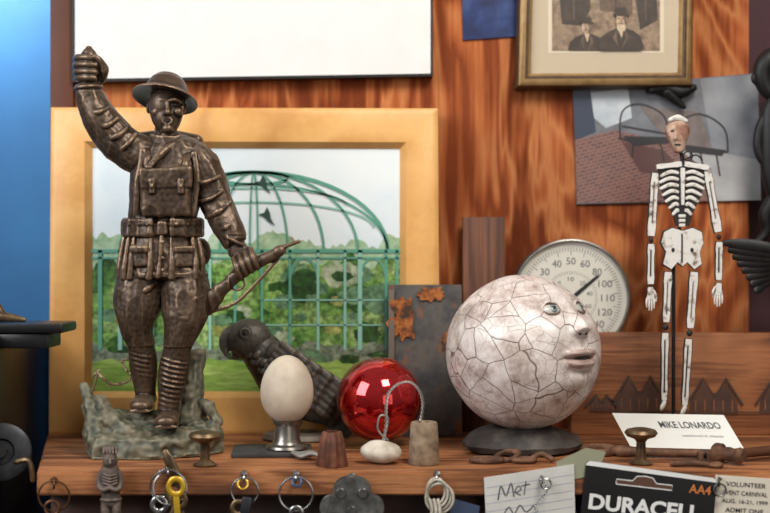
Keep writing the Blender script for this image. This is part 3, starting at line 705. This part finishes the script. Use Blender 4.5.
b.loft([p(324,410,4),p(338,424,5),p(350,433,6)],r_([(10,4),(10,3),(7,2)]),m,14)
for sgn in (-1,1):
    b.loft([p(300,408,sgn*9),p(298,422,sgn*10),p(296,431,sgn*10)],r_([7,4,3.4]),m,10)
    for d in (-6,0,6): b.loft([p(298,430,sgn*10),p(288,431,sgn*10+d),p(282,434,sgn*10+d*1.4)],r_([2.2,2.2,1.2]),m,8)
vs,fs=remesh(b,.0011,1,lambda c:noise.noise(c*160)*.0004)
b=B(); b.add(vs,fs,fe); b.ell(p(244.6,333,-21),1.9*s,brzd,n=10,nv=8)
c=p(300,0,0); b.lathe([(0,0),(36*s,0),(38*s,.002),(36*s,.0075),(0,.0075)],Vector((c.x,y0,ZS+.0003)),fe,32,sq=(1,.7))
b.obj('parrot_figurine')

# ================= EGG ON STAND =================
y0=.112; s=S(y0); c=W(287,390,y0)
dsl=M('coaster_slate',[(40,40,42),(66,64,62)],40,.7,0,.4)
b=B(); b.box((W(272,0,y0).x,y0+.003,ZS+.0028),(.086,.062,.005),dsl,RZ(4),bev=.001); b.obj('slate_coaster'); zt=ZS+.0055
b=B(); sil=M('pewter',[(110,106,100),(160,156,148)],60,.3,.9,.1,150)
ze=c.z-34*s
b.lathe([(0,0),(20*s,0),(21*s,.0015),(20*s,.004),(15*s,.006),(13*s,.010),(12*s,(ze-zt)-.001),(14*s,ze-zt+.002),(15*s,ze-zt+.0045),(13*s,ze-zt+.005),(9*s,ze-zt+.0025),(0,ze-zt-.0005)],Vector((c.x,y0,zt)),sil,36); b.obj('pewter_egg_stand')
b=B(); eg=M('ostrich_shell',[(172,156,138),(194,180,160),(204,192,174)],26,.5,0,.2,600,bd=.0004)
pr=[]
for i in range(33):
    t=math.pi*i/32; z=-math.cos(t)*34*s; r=26.5*s*math.sin(t)*(1-.08*(-math.cos(t)))
    pr.append((r,z))
b.lathe(pr,c+Vector((0,0,.0009)),eg,48); b.obj('decorative_egg')

# ================= RED BALL =================
y0=.158; s=S(y0); R0=42.5*s; lift=.0058; c=W(379,0,y0); c=Vector((c.x,y0,ZS+R0+lift))
b=B(); rd,nt,bs=newmat('red_mercury_glass'); mp=coords(nt); n=ntex(nt,mp,160,3); r=ramp(nt,[(198,10,18),(180,8,14),(110,6,10)],.45,.78); nt.links.new(n.outputs['Fac'],r.inputs[0]); nt.links.new(r.outputs[0],bs.inputs['Base Color']); bs.inputs['Metallic'].default_value=.85; bs.inputs['Roughness'].default_value=.08; bs.inputs['Coat Weight'].default_value=1; bs.inputs['Coat Roughness'].default_value=.03
b.ell(c,R0,rd,n=64,nv=40)
b.lathe([(.0,0),(.011,0),(.012,.001),(.0115,.006),(.010,.0075),(0,.0075)],Vector((c.x,c.y,ZS+.0003)),sil,24)
b.obj('red_glass_ornament')
b=B(); y0=.048; s=S(y0); wht=M('river_stone',[(158,146,130),(192,182,166),(206,198,184)],60,.6,0,.3,150)
c=W(381,452,y0)
b.ell(Vector((c.x,y0,ZS+11.3*s)),(21*s,15*s,11*s),wht,RY(4),n=28,nv=18)
for v in b.v: v+=Vector((noise.noise(v*70),noise.noise(v*70+Vector((5,0,0))),abs(noise.noise(v*60))))*.0018
wire=M('twisted_wire',[(150,146,140),(206,204,198)],60,.3,.8)
pts=[W(383,442,y0),W(386,425,y0),W(386,408,y0),W(388,394,y0),W(398,384,y0),W(410,382,y0),W(419,390,y0),W(423,404,y0),W(421,420,y0)]
rows=resamp([tuple(q_) for q_ in pts],14)
for ph in (0,math.pi):
    tw=[Vector(q_)+Vector((math.cos(i*.9+ph),math.sin(i*.9+ph),.5*math.sin(i*.9+ph)))*.0010 for i,q_ in enumerate(rows)]
    b.tube(tw,.0009,wire,6,1)
b.tube([W(388,440,y0),W(378,430,y0-.002),W(380,416,y0-.002),W(388,418,y0),W(386,432,y0)],.0010,wire,6); b.obj('wire_photo_holder')

y0=.045; s=S(y0); b=B(); ck=M('old_cork',[(88,72,56),(128,108,86),(150,130,106)],80,.85,0,.8,180)
c=W(424,0,y0); b.lathe([(0,0),(14.5*s,0),(15.5*s,.002),(14.5*s,22*s),(13.6*s,40*s),(12.6*s,42*s),(8*s,42*s),(6*s,38*s),(0,37*s)],Vector((c.x,y0,ZS+.0003)),ck,32); b.obj('bottle_cork')
y0=.035; s=S(y0); b=B(); cp=M('copper_rust',[(64,38,28),(104,62,44),(136,88,64)],60,.65,.3,.5,160)
c=W(332,0,y0); b.lathe([(0,0),(14.5*s,0),(15*s,.001),(11*s,27*s),(9*s,34*s),(7*s,34*s),(8.5*s,20*s),(0,18*s)],Vector((c.x,y0,ZS+.0003)),cp,64,flute=(.07,10)); b.obj('fluted_copper_mold')
b=B(); b.loft([W(293,446,.08),W(302,449,.075),W(312,447,.07),W(322,451,.065)],[(.002,.004),(.004,.008),(.003,.006),(.001,.002)],M('shell',[(100,96,90),(146,142,134)],90,.5))
zz_=min(v.z for v in b.v)
for v in b.v: v.z+=ZS+.0003-zz_
b.obj('seashell')

def knob(name,px,topy,y0,m,k=1):
    s=S(y0); c=W(px,0,y0); H=W(0,topy,y0).z-ZS; b=B(); s*=k
    b.lathe([(0,0),(11*s,0),(12*s,.0015),(9*s,.003),(5*s,.006),(4.6*s,H-14*s),(7*s,H-11*s),(14*s,H-8.5*s),(16.5*s,H-5*s),(14.5*s,H-2*s),(8*s,H-.3*s),(0,H)],Vector((c.x,y0,ZS+.0003)),m,36); b.obj(name)
brs=M('aged_brass',[(62,50,38),(104,84,60),(136,114,84)],70,.4,.7,.3,150)
knob('drawer_knob',205,431,.035,brs); knob('drawer_knob',641,428,.045,brs)

# ================= SKELETON (folk art puppet of flat slats) =================
y0=.185; s=S(y0); b=B()
bone=M('painted_slat',[(94,80,70),(168,158,148),(206,200,192),(214,210,204)],120,.7,0,.6,200,lo=.3,hi=.5); jb=P('joint_black',(26,22,22),.6); sk_=M('painted_skull',[(104,70,56),(152,112,92),(188,160,140)],80,.7,0,.6,220,lo=.34,hi=.64); red=M('umber_line_paint',[(70,52,46),(104,84,76)],150,.7)
bk2=P('backing_black',(30,25,24),.7)
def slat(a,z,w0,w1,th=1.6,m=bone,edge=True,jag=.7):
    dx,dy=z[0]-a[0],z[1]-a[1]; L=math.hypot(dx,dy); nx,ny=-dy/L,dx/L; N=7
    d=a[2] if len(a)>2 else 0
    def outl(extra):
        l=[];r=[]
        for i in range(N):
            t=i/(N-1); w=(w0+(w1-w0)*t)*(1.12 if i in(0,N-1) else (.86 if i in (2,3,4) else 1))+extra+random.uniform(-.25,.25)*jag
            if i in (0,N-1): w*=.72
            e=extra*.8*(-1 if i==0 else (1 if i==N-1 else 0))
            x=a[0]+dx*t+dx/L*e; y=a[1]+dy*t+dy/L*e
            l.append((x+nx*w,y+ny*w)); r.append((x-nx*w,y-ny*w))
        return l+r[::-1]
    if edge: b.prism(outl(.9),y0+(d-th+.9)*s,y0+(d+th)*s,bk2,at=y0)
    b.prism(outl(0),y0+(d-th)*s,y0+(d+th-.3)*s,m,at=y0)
b.loft([p(677,121,0),p(677.5,128,-1),p(677.5,136,-1.5),p(678,143,-2),p(679,150,-2)],r_([(8,5),(12,7.5),(11.5,7.5),(8.5,6.5),(6,5)]),sk_,20,cap=.7)
b.loft([p(670,120,-4.5),p(678,117.5,-5),p(686,121,-4)],r_([(2.2,2),(3,2),(2.2,2)]),bone,10)
for x in (672.5,681.5): b.ell(p(x,131,-7.4),(1.8*s,1.2*s,1.3*s),jb,n=12,nv=8)
b.loft([p(676.5,131,-8),p(675.5,138,-10)],r_([1.2,2.0]),sk_,8,sub=1); b.box(p(677.5,144.5,-8.0),(6*s,1.4*s,1.6*s),jb,bev=.4*s)
b.tube([p(680,150,0),p(682,158,1),p(682,166,2)],1.9*s,jb,8); b.torus(p(688,156,-1),4.5*s,.7*s,jb,RX(90))
b.tube([p(684,160,0),p(696,155,0),p(702,160,1)],.8*s,jb,6)
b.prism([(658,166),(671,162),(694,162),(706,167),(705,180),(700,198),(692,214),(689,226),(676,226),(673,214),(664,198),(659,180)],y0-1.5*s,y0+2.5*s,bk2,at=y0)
slat((656,167,-2),(681,164),2.6,2.8,edge=False); slat((684,164,-2),(708,168),2.8,2.6,edge=False)
slat((682,168,-2.5),(682,205),2.4,1.6,edge=False)
for k in range(7):
    yv=173+k*6.4; w=(21,22,21.5,19,16,12.5,9)[k]
    for sg in (-1,1):
        b.loft([p(682+sg*4,yv,-2),p(682+sg*w*.55,yv-1.2,-2.3),p(682+sg*w,yv+3,-2)],r_([(1.5,1),(2.0,1.1),(1.5,1)]),bone,8)
for k in range(3): b.box(p(682,216+k*4.6,-2),((7-k*.4)*s,2.4*s,3.2*s),bone,bev=.6*s)
pel=[(664,232),(672,228),(682,231),(692,228),(701,232),(703,243),(699,252),(701,264),(694,269),(687,262),(682,266),(677,262),(671,269),(663,264),(666,252),(661,243)]
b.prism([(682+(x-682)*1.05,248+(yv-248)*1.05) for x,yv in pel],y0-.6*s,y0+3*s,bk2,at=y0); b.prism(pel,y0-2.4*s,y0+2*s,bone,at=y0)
for x,yv in ((673,250),(692,250)): b.ell(p(x,yv,-2.4),(1.7*s,.8*s,2.4*s),jb,n=10,nv=8)
b.loft([p(682,234,-2.6),p(682,262,-2.6)],r_([(.8,.6)]*2),jb,8,sub=1)
def stripe(a,z,w=.7,d=-2.1,mm=None): b.loft([p(a[0],a[1],d),p(z[0],z[1],d)],r_([(w,.5)]*2),mm or jb,6,sub=1)
slat((655,173,0),(651,236),3.6,4.2); slat((651,244,0),(650.5,284),3.6,3.4); stripe((651,250),(650.5,276)); b.ell(p(651,240,0),(2.4*s,2*s,3*s),jb)
slat((707,170,0),(718,232),3.8,4.2); slat((719,242,0),(718.5,280),3.6,3.2); stripe((719,248),(718.7,272)); b.ell(p(718.6,237,0),(2.4*s,2*s,3*s),jb)
stripe((654.4,182),(652.2,222),.5,-2.1,red); stripe((709.5,182),(715.5,218),.5,-2.1,red)
for hx,hy,sg in ((650.5,289,1),(718.5,285,-1)):
    slat((hx,hy-2,0),(hx,hy+10),2.8,4.0,1.2)
    for k in range(4):
        x=hx-3.4+k*2.2; L_=(10,12.5,12,9)[k if sg<0 else 3-k]; b.loft([p(x,hy+9,0),p(x+(k-1.5)*.35,hy+9+L_*.5,-1),p(x+(k-1.5)*.2,hy+9+L_,-.4)],r_([1.0,.95,.7]),bone,8)
    b.loft([p(hx+sg*3.4,hy+2,-1),p(hx+sg*5.6,hy+7,-1.6),p(hx+sg*5.4,hy+12,-1.6)],r_([1.2,1.1,.8]),bone,8)
slat((668,272,0),(666,322),4.0,3.6); b.ell(p(665.5,327,0),(3*s,2.4*s,3.4*s),jb); slat((665,333,0),(664,400),3.6,3.0); stripe((665,340),(664.3,392))
slat((694,272,0),(690,328),4.2,3.8); b.ell(p(689.5,333,0),(3*s,2.4*s,3.4*s),jb); slat((688.5,339,0),(684.5,405),3.8,3.0); stripe((688,346),(685,397))
stripe((667.6,282),(666.4,314),.5,-2.1,red); stripe((693.3,282),(690.8,318),.5,-2.1,red)
for x,yv in ((664,402),(684.5,407)):
    b.loft([p(x,yv,1),p(x-1,yv+4,-3),p(x-3,yv+6,-9)],r_([(3.2,2.4),(3.8,2),(3,1.2)]),bone,12,ref=(1,0,0))
c=W(676,0,y0)
b.tube([Vector((c.x,y0+.012,ZS+.006)),Vector((c.x,y0+.012,W(0,300,y0).z)),Vector((c.x,y0+.010,W(0,262,y0).z)),p(680,225,4)],.0022,blk,10,3)
b.box(Vector((W(680,0,y0).x,y0+.008,ZS+.0042)),(.085,.06,.008),blk,bev=.0015)
b.obj('skeleton_puppet')

# ================= BUSINESS CARD =================
b=B(); cw=P('card_stock',(220,220,214),.6); ci=P('card_ink',(44,46,54),.6)
A=W(632,446,.135); A.z=ZS+.0008
TL=W(612,413,.160)
Bq=Vector((W(746,0,.118).x,.118,ZS+.0008))
U_=Bq-A; V_=TL-A; Nn=U_.cross(V_).normalized()
if Nn.y>0: Nn=-Nn
def card(u,v,off=0): return A+U_*u+V_*v+Nn*off
b.add([card(0,0),card(1,0),card(1,1),card(0,1),card(0,0,-.0006),card(1,0,-.0006),card(1,1,-.0006),card(0,1,-.0006)],[[0,1,2,3],[7,6,5,4],[0,4,5,1],[1,5,6,2],[2,6,7,3],[3,7,4,0]],cw)
b.text('MIKE LONARDO',0,0,.54,.18,0,ci,bold=.012,fn=lambda x,yv:card(.64+x,.70-yv,.0005))
b.text('metalwork & objects',0,0,.36,.08,0,P('card_grey',(130,130,134)),fn=lambda x,yv:card(.70+x,.40-yv,.0005))
b.obj('business_card')

# ================= RUSTY IRON ON SHELF =================
rust=M('rusty_iron',[(56,40,32),(98,68,50),(130,94,70)],70,.7,.35,.7,180)
def onz(pt,h): return Vector((pt[0],pt[1],ZS+h))
b=B(); X=lambda px,y:W(px,0,y).x
b.torus(onz((X(600,.10),.10),.0058),.013,.0042,rust,RX(8),sq=(1.25,.8))
b.loft([onz((X(614,.095),.095),.0058),onz((X(622,.092),.092),.0062),onz((X(640,.09),.088),.0058),onz((X(690,.08),.080),.0058),onz((X(722,.075),.074),.0058)],[.0046,.0066,.0050,.0048,.0048],rust,14)
b.box(onz((X(712,.07),.066),.0048),(.014,.020,.008),rust,RZ(-6),bev=.001); b.box(onz((X(700,.07),.070),.0048),(.005,.016,.008),rust,RZ(-6),bev=.001)
b.obj('antique_iron_key')
b=B()
b.loft([onz((X(736,.045),.050),.0095),onz((X(770,.045),.075),.0085),onz((X(830,.045),.10),.0085)],[.0050,.0055,.0065],wood('hammer_handle',[(80,48,32),(124,80,52)],5),12)
hc=onz((X(729,.045),.045),.0105); Rh=RZ(-50)@RY(90)
b.lathe([(0,-.017),(.009,-.017),(.010,-.0155),(.010,-.009),(.0065,-.006),(.0075,0),(.0065,.006),(.0075,.010),(.0085,.013),(.006,.0175),(0,.019)],hc,rust,24,Rh)
b.obj('ball_peen_hammer')
b=B(); b.loft([onz((X(672,.03),.028),.0035),onz((X(690,.03),.030),.004),onz((X(706,.03),.026),.0035)],[.0030,.0034,.0028],rust,10); b.torus(onz((X(714,.03),.025),.003),.006,.0024,rust); b.obj('rusty_eye_bolt')
b=B()
b.torus(onz((X(487,.05),.052),.0035),.0105,.003,rust,sq=(1.4,.8)); b.torus(onz((X(508,.05),.06),.006),.009,.0028,rust,RX(25)@RZ(30),sq=(1.5,.8)); b.torus(onz((X(524,.05),.052),.0035),.008,.0028,rust,sq=(1.3,.9)); b.tube([onz((X(530,.05),.05),.004),onz((X(542,.05),.055),.009),onz((X(552,.05),.052),.004)],.003,rust,10)
b.obj('rusty_chain_links')

# ================= LEFT BLACK CABINET =================
bk=M('black_lacquer',[(12,12,14),(24,23,25)],30,.35)
zt=W(0,334,.10).z
b=B(); b.box((-.4225-.17,.155,zt/2+.0003),(.34,.306-.02,zt),bk,bev=.002); b.box((-.4225-.005,.305,zt/2+.0003),(.01,.05,zt),bk); b.obj('black_cabinet')
b=B(); x2=W(77,0,.16).x; zt2=W(0,324,.10).z
b.box(((x2-.75)/2,.13,zt+(zt2-zt)/2+.0006),(abs(-.75-x2),.06,zt2-zt),bk,bev=.003)
x3=W(60,0,.15).x; b.box(((x3-.421)/2,.13,zt-.008),(abs(x3+.421),.05,.0165),bk,bev=.002); b.obj('black_tray')
zt2+=.0006
b=B(); b.loft([Vector((X(-6,.12),.12,zt2+.0065)),Vector((X(6,.12),.12,zt2+.006)),Vector((X(24,.12),.12,zt2+.003))],[.006,.0055,.0026],brs); b.loft([W(-2,302,.12),W(2,315,.12)],[(.001,.004),(.005,.005)],brs,sub=1); b.obj('brass_finial')
b=B(); gsw=M('grey_steel',[(36,37,40),(66,67,70)],60,.45,.6)
b.lathe([(0,-.008),(.026,-.008),(.030,-.006),(.026,-.001),(.026,.001),(.030,.006),(.026,.008),(.014,.008),(.012,.005),(0,.005)],W(2,452,.06),gsw,36,RX(80)@RY(10)); b.lathe([(0,.004),(.006,.004),(.006,.012),(0,.012)],W(2,452,.06),blk,20,RX(80)@RY(10)); b.tube([W(2,452,.06),W(-6,452,.10),Vector((-.424,.10,W(0,452,.1).z))],.006,gsw,10); b.tube([W(16,462,.045),W(29,461,.04),W(33,480,.04)],.0030,brs); b.obj('steel_pulley_wheel')

# ================= RIGHT BLACK THINGS =================
b=B(); y0=.21; s=S(y0)
b.ell(p(800,268,0),(34*s,22*s,24*s),blk,RY(10)); b.ell(p(838,246,0),(14*s,12*s,13*s),blk); b.loft([p(850,246,0),p(866,250,0)],r_([5,1]),blk,sub=1)
for k in range(8):
    b.loft([p(792,254+k*3,-18+k*2),p(765,247+k*5,-17+k*2),p(742+k*2.5,244+k*6.2,-12+k),p(724+k*4.6,243+k*7,-8)],r_([(4.6,2),(5.6,1.8),(5.4,1.5),(3.0,1)]),blk,8)
for x in (790,806): b.tube([p(x,288,0),p(x,310,0),Vector((p(x,0,0).x,.257,W(0,333,.245).z+.002))],.002,blk)
b.obj('crow_figurine')
b=B() # cast iron figure hung at the right edge: head, torso, bent arm
yb_=.24
b.loft([W(784,58,yb_),W(770,60,yb_),W(762,72,yb_),W(766,88,yb_),W(776,96,yb_)],[.014,.014,.011,.010,.010],blk,18)
b.loft([W(760,70,yb_),W(754,78,yb_),W(757,84,yb_)],[.004,.004,.003],blk,10)
b.loft([W(780,92,yb_),W(776,112,yb_),W(778,140,yb_),W(776,170,yb_),W(782,205,yb_)],[(.010,.010),(.018,.012),(.022,.014),(.018,.012),(.014,.010)],blk,20)
b.loft([W(770,108,yb_),W(760,128,yb_),W(758,150,yb_),W(766,166,yb_)],[.006,.006,.0055,.005],blk,12)
b.loft([W(776,196,yb_),W(765,214,yb_),W(766,232,yb_),W(756,243,yb_),W(751,246,yb_)],[.009,.008,.006,.005,.003],blk,14)
b.loft([W(800,50,.262),W(800,240,.262)],[.012,.012],blk,sub=1)
b.box(W(806,140,.30),(.04,.06,.20),blk,bev=.003)
b.obj('cast_iron_figure')

# ================= FRONT HANGING THINGS =================
stl=M('bright_steel',[(110,110,110),(176,176,174)],80,.25,.95)
def hook(b,px,m,py=478):
    b.lathe([(0,-.002),(.0035,-.002),(.0035,.0015),(.0015,.002),(.0015,.006),(0,.006)],W(px,py,-.0002),m,14,RX(90))
    b.tube([W(px,py,-.005),W(px,py+3,-.009),W(px,py+7,-.009),W(px,py+8,-.005),W(px,py+5,-.0035)],.0013,m,8)
def key(b,px,py,a,m,y,k=1):
    R0=RY(a); o=W(px,py,y); k=k*.001
    b.torus(o+R0@Vector((0,0,-9*k)),7*k,2.6*k,m,R0@RX(90)@Matrix.Diagonal((1,1,.35)),n=24)
    b.box(o+R0@Vector((0,0,-32*k)),(5.5*k,1.6*k,34*k),m,R0,bev=.0003)
    for i,w in enumerate((3,5,2.5,4.5)): b.box(o+R0@Vector((3.5*k,0,(-26-i*6)*k)),(w*k,1.5*k,4*k),m,R0)
cop=M('copper_ring',[(80,52,36),(120,84,60)],60,.4,.8)
b=B(); hook(b,54,cop,480); b.torus(W(54,496,-.007),.0155,.0010,cop,RX(90)@RX(6)); b.torus(W(52,508,-.009),.007,.0016,cop,RX(90)); b.obj('key_ring')
yk=P('yellow_key',(200,160,44),.35,.5)
b=B(); hook(b,168,stl,468); b.torus(W(168,487,-.008),.0175,.0010,stl,RX(90)@RX(5)); b.torus(W(170,488,-.010),.0165,.0009,stl,RX(80))
key(b,172,482,-12,brs,-.012); key(b,160,496,4,stl,-.010); key(b,182,492,24,brs,-.013)
b.torus(W(176,487,-.0145),.0072,.0026,yk,RX(90)@Matrix.Diagonal((1,1.1,.4)),n=28); b.box(W(177,508,-.0145),(.006,.0016,.028),yk,RY(-4),bev=.0003); b.obj('key_ring')
b=B(); b.loft([W(165,451,-.004),W(170,462,-.006),W(178,474,-.006)],[(.003,.0015),(.0055,.002),(.003,.0015)],brs,10); b.tube([W(170,462,-.006),W(170,470,.001)],.001,brs,6,1); b.obj('brass_tag')
bs_=P('blue_plastic',(30,60,104),.4)
b=B(); hook(b,244,stl,474); b.torus(W(245,491,-.008),.0135,.0010,stl,RX(90)); b.box(W(246,506,-.011),(.010,.004,.018),P('key_head',(36,36,40),.4),RY(8),bev=.0015); b.torus(W(243,484,-.009),.005,.0009,yk,RX(70)); key(b,240,500,10,brs,-.009,.9); b.obj('key_ring')
b=B(); hook(b,296,stl,474); b.torus(W(296,494,-.008),.0168,.0012,stl,RX(90)); b.torus(W(297,482,-.010),.0045,.0012,bs_,RX(60)); key(b,296,506,-4,stl,-.009,.8); b.obj('key_ring')
gs=M('cast_steel',[(72,72,71),(118,118,115),(150,148,144)],70,.4,.8,.3,160)
b=B(); yv=-.014
for d in (-.006,.006):
    a=[W(352+19*math.cos(math.radians(t)),490-14*math.sin(math.radians(t)),yv) for t in range(0,181,15)]; a=[W(378,520,yv)]+a+[W(326,520,yv)]; n=len(a)
    vs=[Vector((q_.x,yv+d-.0012,q_.z)) for q_ in a]+[Vector((q_.x,yv+d+.0012,q_.z)) for q_ in a]
    b.add(vs,[list(range(n)),[n+i for i in range(n)][::-1]]+[[i,n+i,n+(i+1)%n,(i+1)%n] for i in range(n)],gs)
for px,py in ((341,492),(363,492),(352,510)): b.lathe([(0,-.009),(.005,-.009),(.0055,-.007),(.0055,.0075),(.0045,.009),(0,.009)],W(px,py,yv),stl,20,RX(90))
b.torus(W(352,484,yv),.006,.0018,stl,RX(90)); b.lathe([(.010,-.004),(.012,-.004),(.009,0),(.012,.004),(.010,.004)],W(332,507,yv),gs,24,RX(90)); b.lathe([(.010,-.004),(.012,-.004),(.009,0),(.012,.004),(.010,.004)],W(372,507,yv),gs,24,RX(90))
hook(b,352,stl,476); b.tube([W(352,484,yv),W(352,482,.001)],.0016,stl,8,1); b.obj('steel_pulley_block')
rope=M('white_rope',[(140,132,118),(196,188,174)],120,.8,0,.8,300)
b=B(); hook(b,437,stl,474)
for k in range(4):
    pts=[W(436+(9+k*1.6)*math.sin(t*math.pi/8)+k*1.2,491+k*2.4-(13+k*.6)*math.cos(t*math.pi/8),-.008-.002*(k%2)-.001*math.sin(t+k)) for t in range(17)]; b.tube(pts,.0013,rope,8,3)
for k in range(3): b.tube([W(430+k*4,500,-.011),W(432+k*4,511,-.013),W(428+k*5,530,-.013)],.0016,rope,8)
b.flat([(448,497),(480,506),(476,530),(452,530)],-.006,P('blue_grey_tag',(54,66,92),.5)); b.obj('rope_key_lanyard')
b=B(); cw_=M('dark_carving',[(34,27,24),(60,49,43),(82,69,60)],70,.6,.1,.6,180,point=((124,106,92),.487,.56)); y0=-.014; s=S(y0); m=cw_
b.loft([p(111,452,0),p(110,460,-1),p(110,468,0)],r_([(5,5),(8,7),(5,5)]),m,16); b.ell(p(110,450,1),(8*s,6.5*s,5*s),m)
for k in range(5): b.loft([p(104+k*3,447,-3),p(103.5+k*3.2,453,-6)],r_([.8,.8]),m,6,sub=1)
b.loft([p(110,468,0),p(110,478,0),p(111,492,0),p(111,502,0)],r_([(9,6),(11,7),(9,6.5),(10.5,7)]),m,18)
for k in range(4): b.loft([p(103,474+k*3,-6),p(110,476+k*3,-8),p(117,474+k*3,-6)],r_([.7,.9,.7]),m,6)
for sg in (-1,1):
    b.loft([p(110+sg*9,473,0),p(110+sg*11,484,-2),p(110+sg*7,490,-7),p(110+sg*1,488,-8)],r_([3,3,2.6,2.4]),m,10)
    b.loft([p(111+sg*5,500,0),p(111+sg*5.5,514,-3),p(111+sg*5,528,0),p(111+sg*5,534,-5)],r_([5,4.6,3.6,3.6]),m,12)
    b.ell(p(110+sg*3,459,-7),(1.4*s,1*s,1*s),m,n=8,nv=6)
b.torus(p(111,499,0),9.5*s,1.4*s,m,Matrix.Diagonal((1,.75,1)))
b.loft([p(110,459,-7.5),p(110,463,-9)],r_([1,1.6]),m,8,sub=1)
vs,fs=remesh(b,.0006,1,lambda c:noise.noise(c*200)*.0004); b=B(); b.add(vs,fs,cw_); b.tube([W(112,478,-.012),W(112,478,.001)],.0015,cop,8,1); b.obj('carved_wooden_figurine')

# papers + battery pack
paper=M('note_paper',[(184,182,176),(204,202,196)],20,.7); pin=P('pen_ink',(70,68,80),.7)
b=B(); b.prism([(484,478),(574,464.5),(576,545),(488,560)],-.0022,-.0001,paper)
rl=P('rule_line',(158,166,180))
for k in range(7): b.ribbon([(486,488+k*8),(573,474.5+k*8)],.6,-.0024,rl,1)
b.ribbon([(498,500),(501,486),(506,496),(511,483),(514,497)],1.2,-.0026,pin); b.ribbon([(516,493),(521,489),(518,486),(515,492),(521,495)],1.0,-.0026,pin); b.ribbon([(524,495),(526,481)],1.0,-.0026,pin); b.ribbon([(521,486),(530,484)],1.0,-.0026,pin)
b.ribbon([(504,514),(509,507),(514,514),(520,505),(526,512),(534,505)],1.1,-.0026,pin)
b.obj('handwritten_note')
b=B(); b.prism([(556,462),(586,448),(606,452),(596,475),(560,482)],-.0010,-.0002,P('grey_green_paper',(140,140,116),.8)); b.obj('folded_paper_scrap')
b=B()
for k in range(18): b.ell(W(541+6*math.sin(k*.42),480+k*2.4,-.010),.0012,stl,n=10,nv=6)
hook(b,541,stl,476); b.torus(W(546,484,-.011),.005,.0009,stl,RX(80)); b.obj('ball_chain')
bkc=P('pack_black',(14,14,16),.3); org=P('pack_copper',(190,112,52),.35); wt=P('pack_white',(218,218,216),.4)
b=B(); yv=-.0045; rt=math.radians(6.5)
cx,cy=641,513
def L_(u,v): c_,s_=math.cos(rt),math.sin(rt); return (cx+u*c_-v*s_,cy+u*s_+v*c_)
b.prism([L_(-60,-43),L_(-57,-46),L_(68,-43),L_(72,-40),L_(74,60),L_(-60,60)],yv,-.0024,bkc)
b.tube([W(640,486,-.004),W(640,486,.001)],.0012,stl,8,1)
b.flat([L_(-60,-43),L_(-57,-46),L_(68,-43),L_(72,-40),L_(72,-38.6),L_(-60,-41.4)],yv-.0003,wt)
b.text('DURACELL',*L_(3,-6),112,16,yv-.0006,wt,rt,bold=.035)
b.text('AA4',*L_(56,-30),22,9,yv-.0006,org,rt,bold=.02)
sl_=[L_(-28,-26),L_(-28,-31),L_(-12,-31),L_(-8,-36),(L_(0,-37)),L_(8,-36),L_(12,-31),L_(28,-31),L_(28,-26)]
b.flat(sl_,yv-.0004,P('slot_backing',(84,54,40),.7)); b.ribbon(sl_+[sl_[0]],1.0,yv-.0006,wt,1)
b.flat([L_(-60,14),L_(74,14),L_(74,60),L_(-60,60)],yv-.0004,org)
b.obj('battery_pack')
b=B(); rt=math.radians(4); b.prism([(716,475),(800,481),(796,540),(708,530)],-.0022,-.0001,P('ticket_stock',(208,200,184),.7)); tk=P('ticket_ink',(44,42,42),.7)
for i,(t,w,h) in enumerate((('VOLUNTEER',40,4.6),('EVENT CARNIVAL',44,4.6),('AUG. 16-21, 1999',46,4.6),('ADMIT ONE',38,4.6))):
    b.text(t,746-i*.6,485+i*8.6,w,h,-.0026,tk,rt,bold=.01)
b.obj('carnival_ticket')
b=B(); hook(b,719,stl,478); b.torus(W(720,490,-.008),.006,.0010,stl,RX(85)); b.obj('key_ring')

# ================= LIGHTS / WORLD / CAMERA =================
w=bpy.data.worlds.new('World'); sc.world=w; w.use_nodes=True; nt=w.node_tree; bg=nt.nodes['Background']
tc=nt.nodes.new('ShaderNodeTexCoord'); sp=nt.nodes.new('ShaderNodeSeparateXYZ'); r=nt.nodes.new('ShaderNodeValToRGB')
mr=nt.nodes.new('ShaderNodeMapRange'); mr.inputs[1].default_value=-1; mr.inputs[2].default_value=1
nt.links.new(tc.outputs['Generated'],sp.inputs[0]); nt.links.new(sp.outputs['Z'],mr.inputs[0]); nt.links.new(mr.outputs[0],r.inputs[0]); nt.links.new(r.outputs[0],bg.inputs[0])
e=r.color_ramp.elements; e[0].position=.3; e[0].color=(.13,.10,.085,1); e[1].position=.8; e[1].color=(.76,.74,.74,1); bg.inputs[1].default_value=.40
def area(name,loc,tgt,size,en,col,sy=None):
    l=bpy.data.lights.new(name,'AREA'); l.energy=en; l.size=size; l.color=col
    if sy: l.shape='RECTANGLE'; l.size_y=sy
    o=bpy.data.objects.new(name,l); o.location=loc; o.rotation_euler=(Vector(tgt)-Vector(loc)).to_track_quat('-Z','Y').to_euler(); sc.collection.objects.link(o)
area('window_light',(-1.2,-.8,2.15),(0,.1,1.35),.8,24,(.95,.97,1),1.0)
area('ceiling_lamp',(.45,-.8,2.5),(0,.15,1.3),.5,19,(1,.94,.85))
area('room_fill',(.9,-1.9,1.5),(0,.1,1.35),1.0,5,(1,.94,.86))
area('blue_wall_glow',(-.66,.50,1.93),(-.70,.66,1.78),.2,3.4,(.88,.97,1))  # unseen lamp added to brighten the top of the blue wall into a gradient
cam=bpy.data.cameras.new('Camera'); co=bpy.data.objects.new('Camera',cam); sc.collection.objects.link(co); sc.camera=co
co.location=(0,-D0,ZC); co.rotation_euler=(math.radians(90),0,0); cam.sensor_width=36; cam.lens=36*F/770; cam.clip_start=.01
cam.dof.use_dof=True; cam.dof.focus_distance=1.30; cam.dof.aperture_fstop=3.2
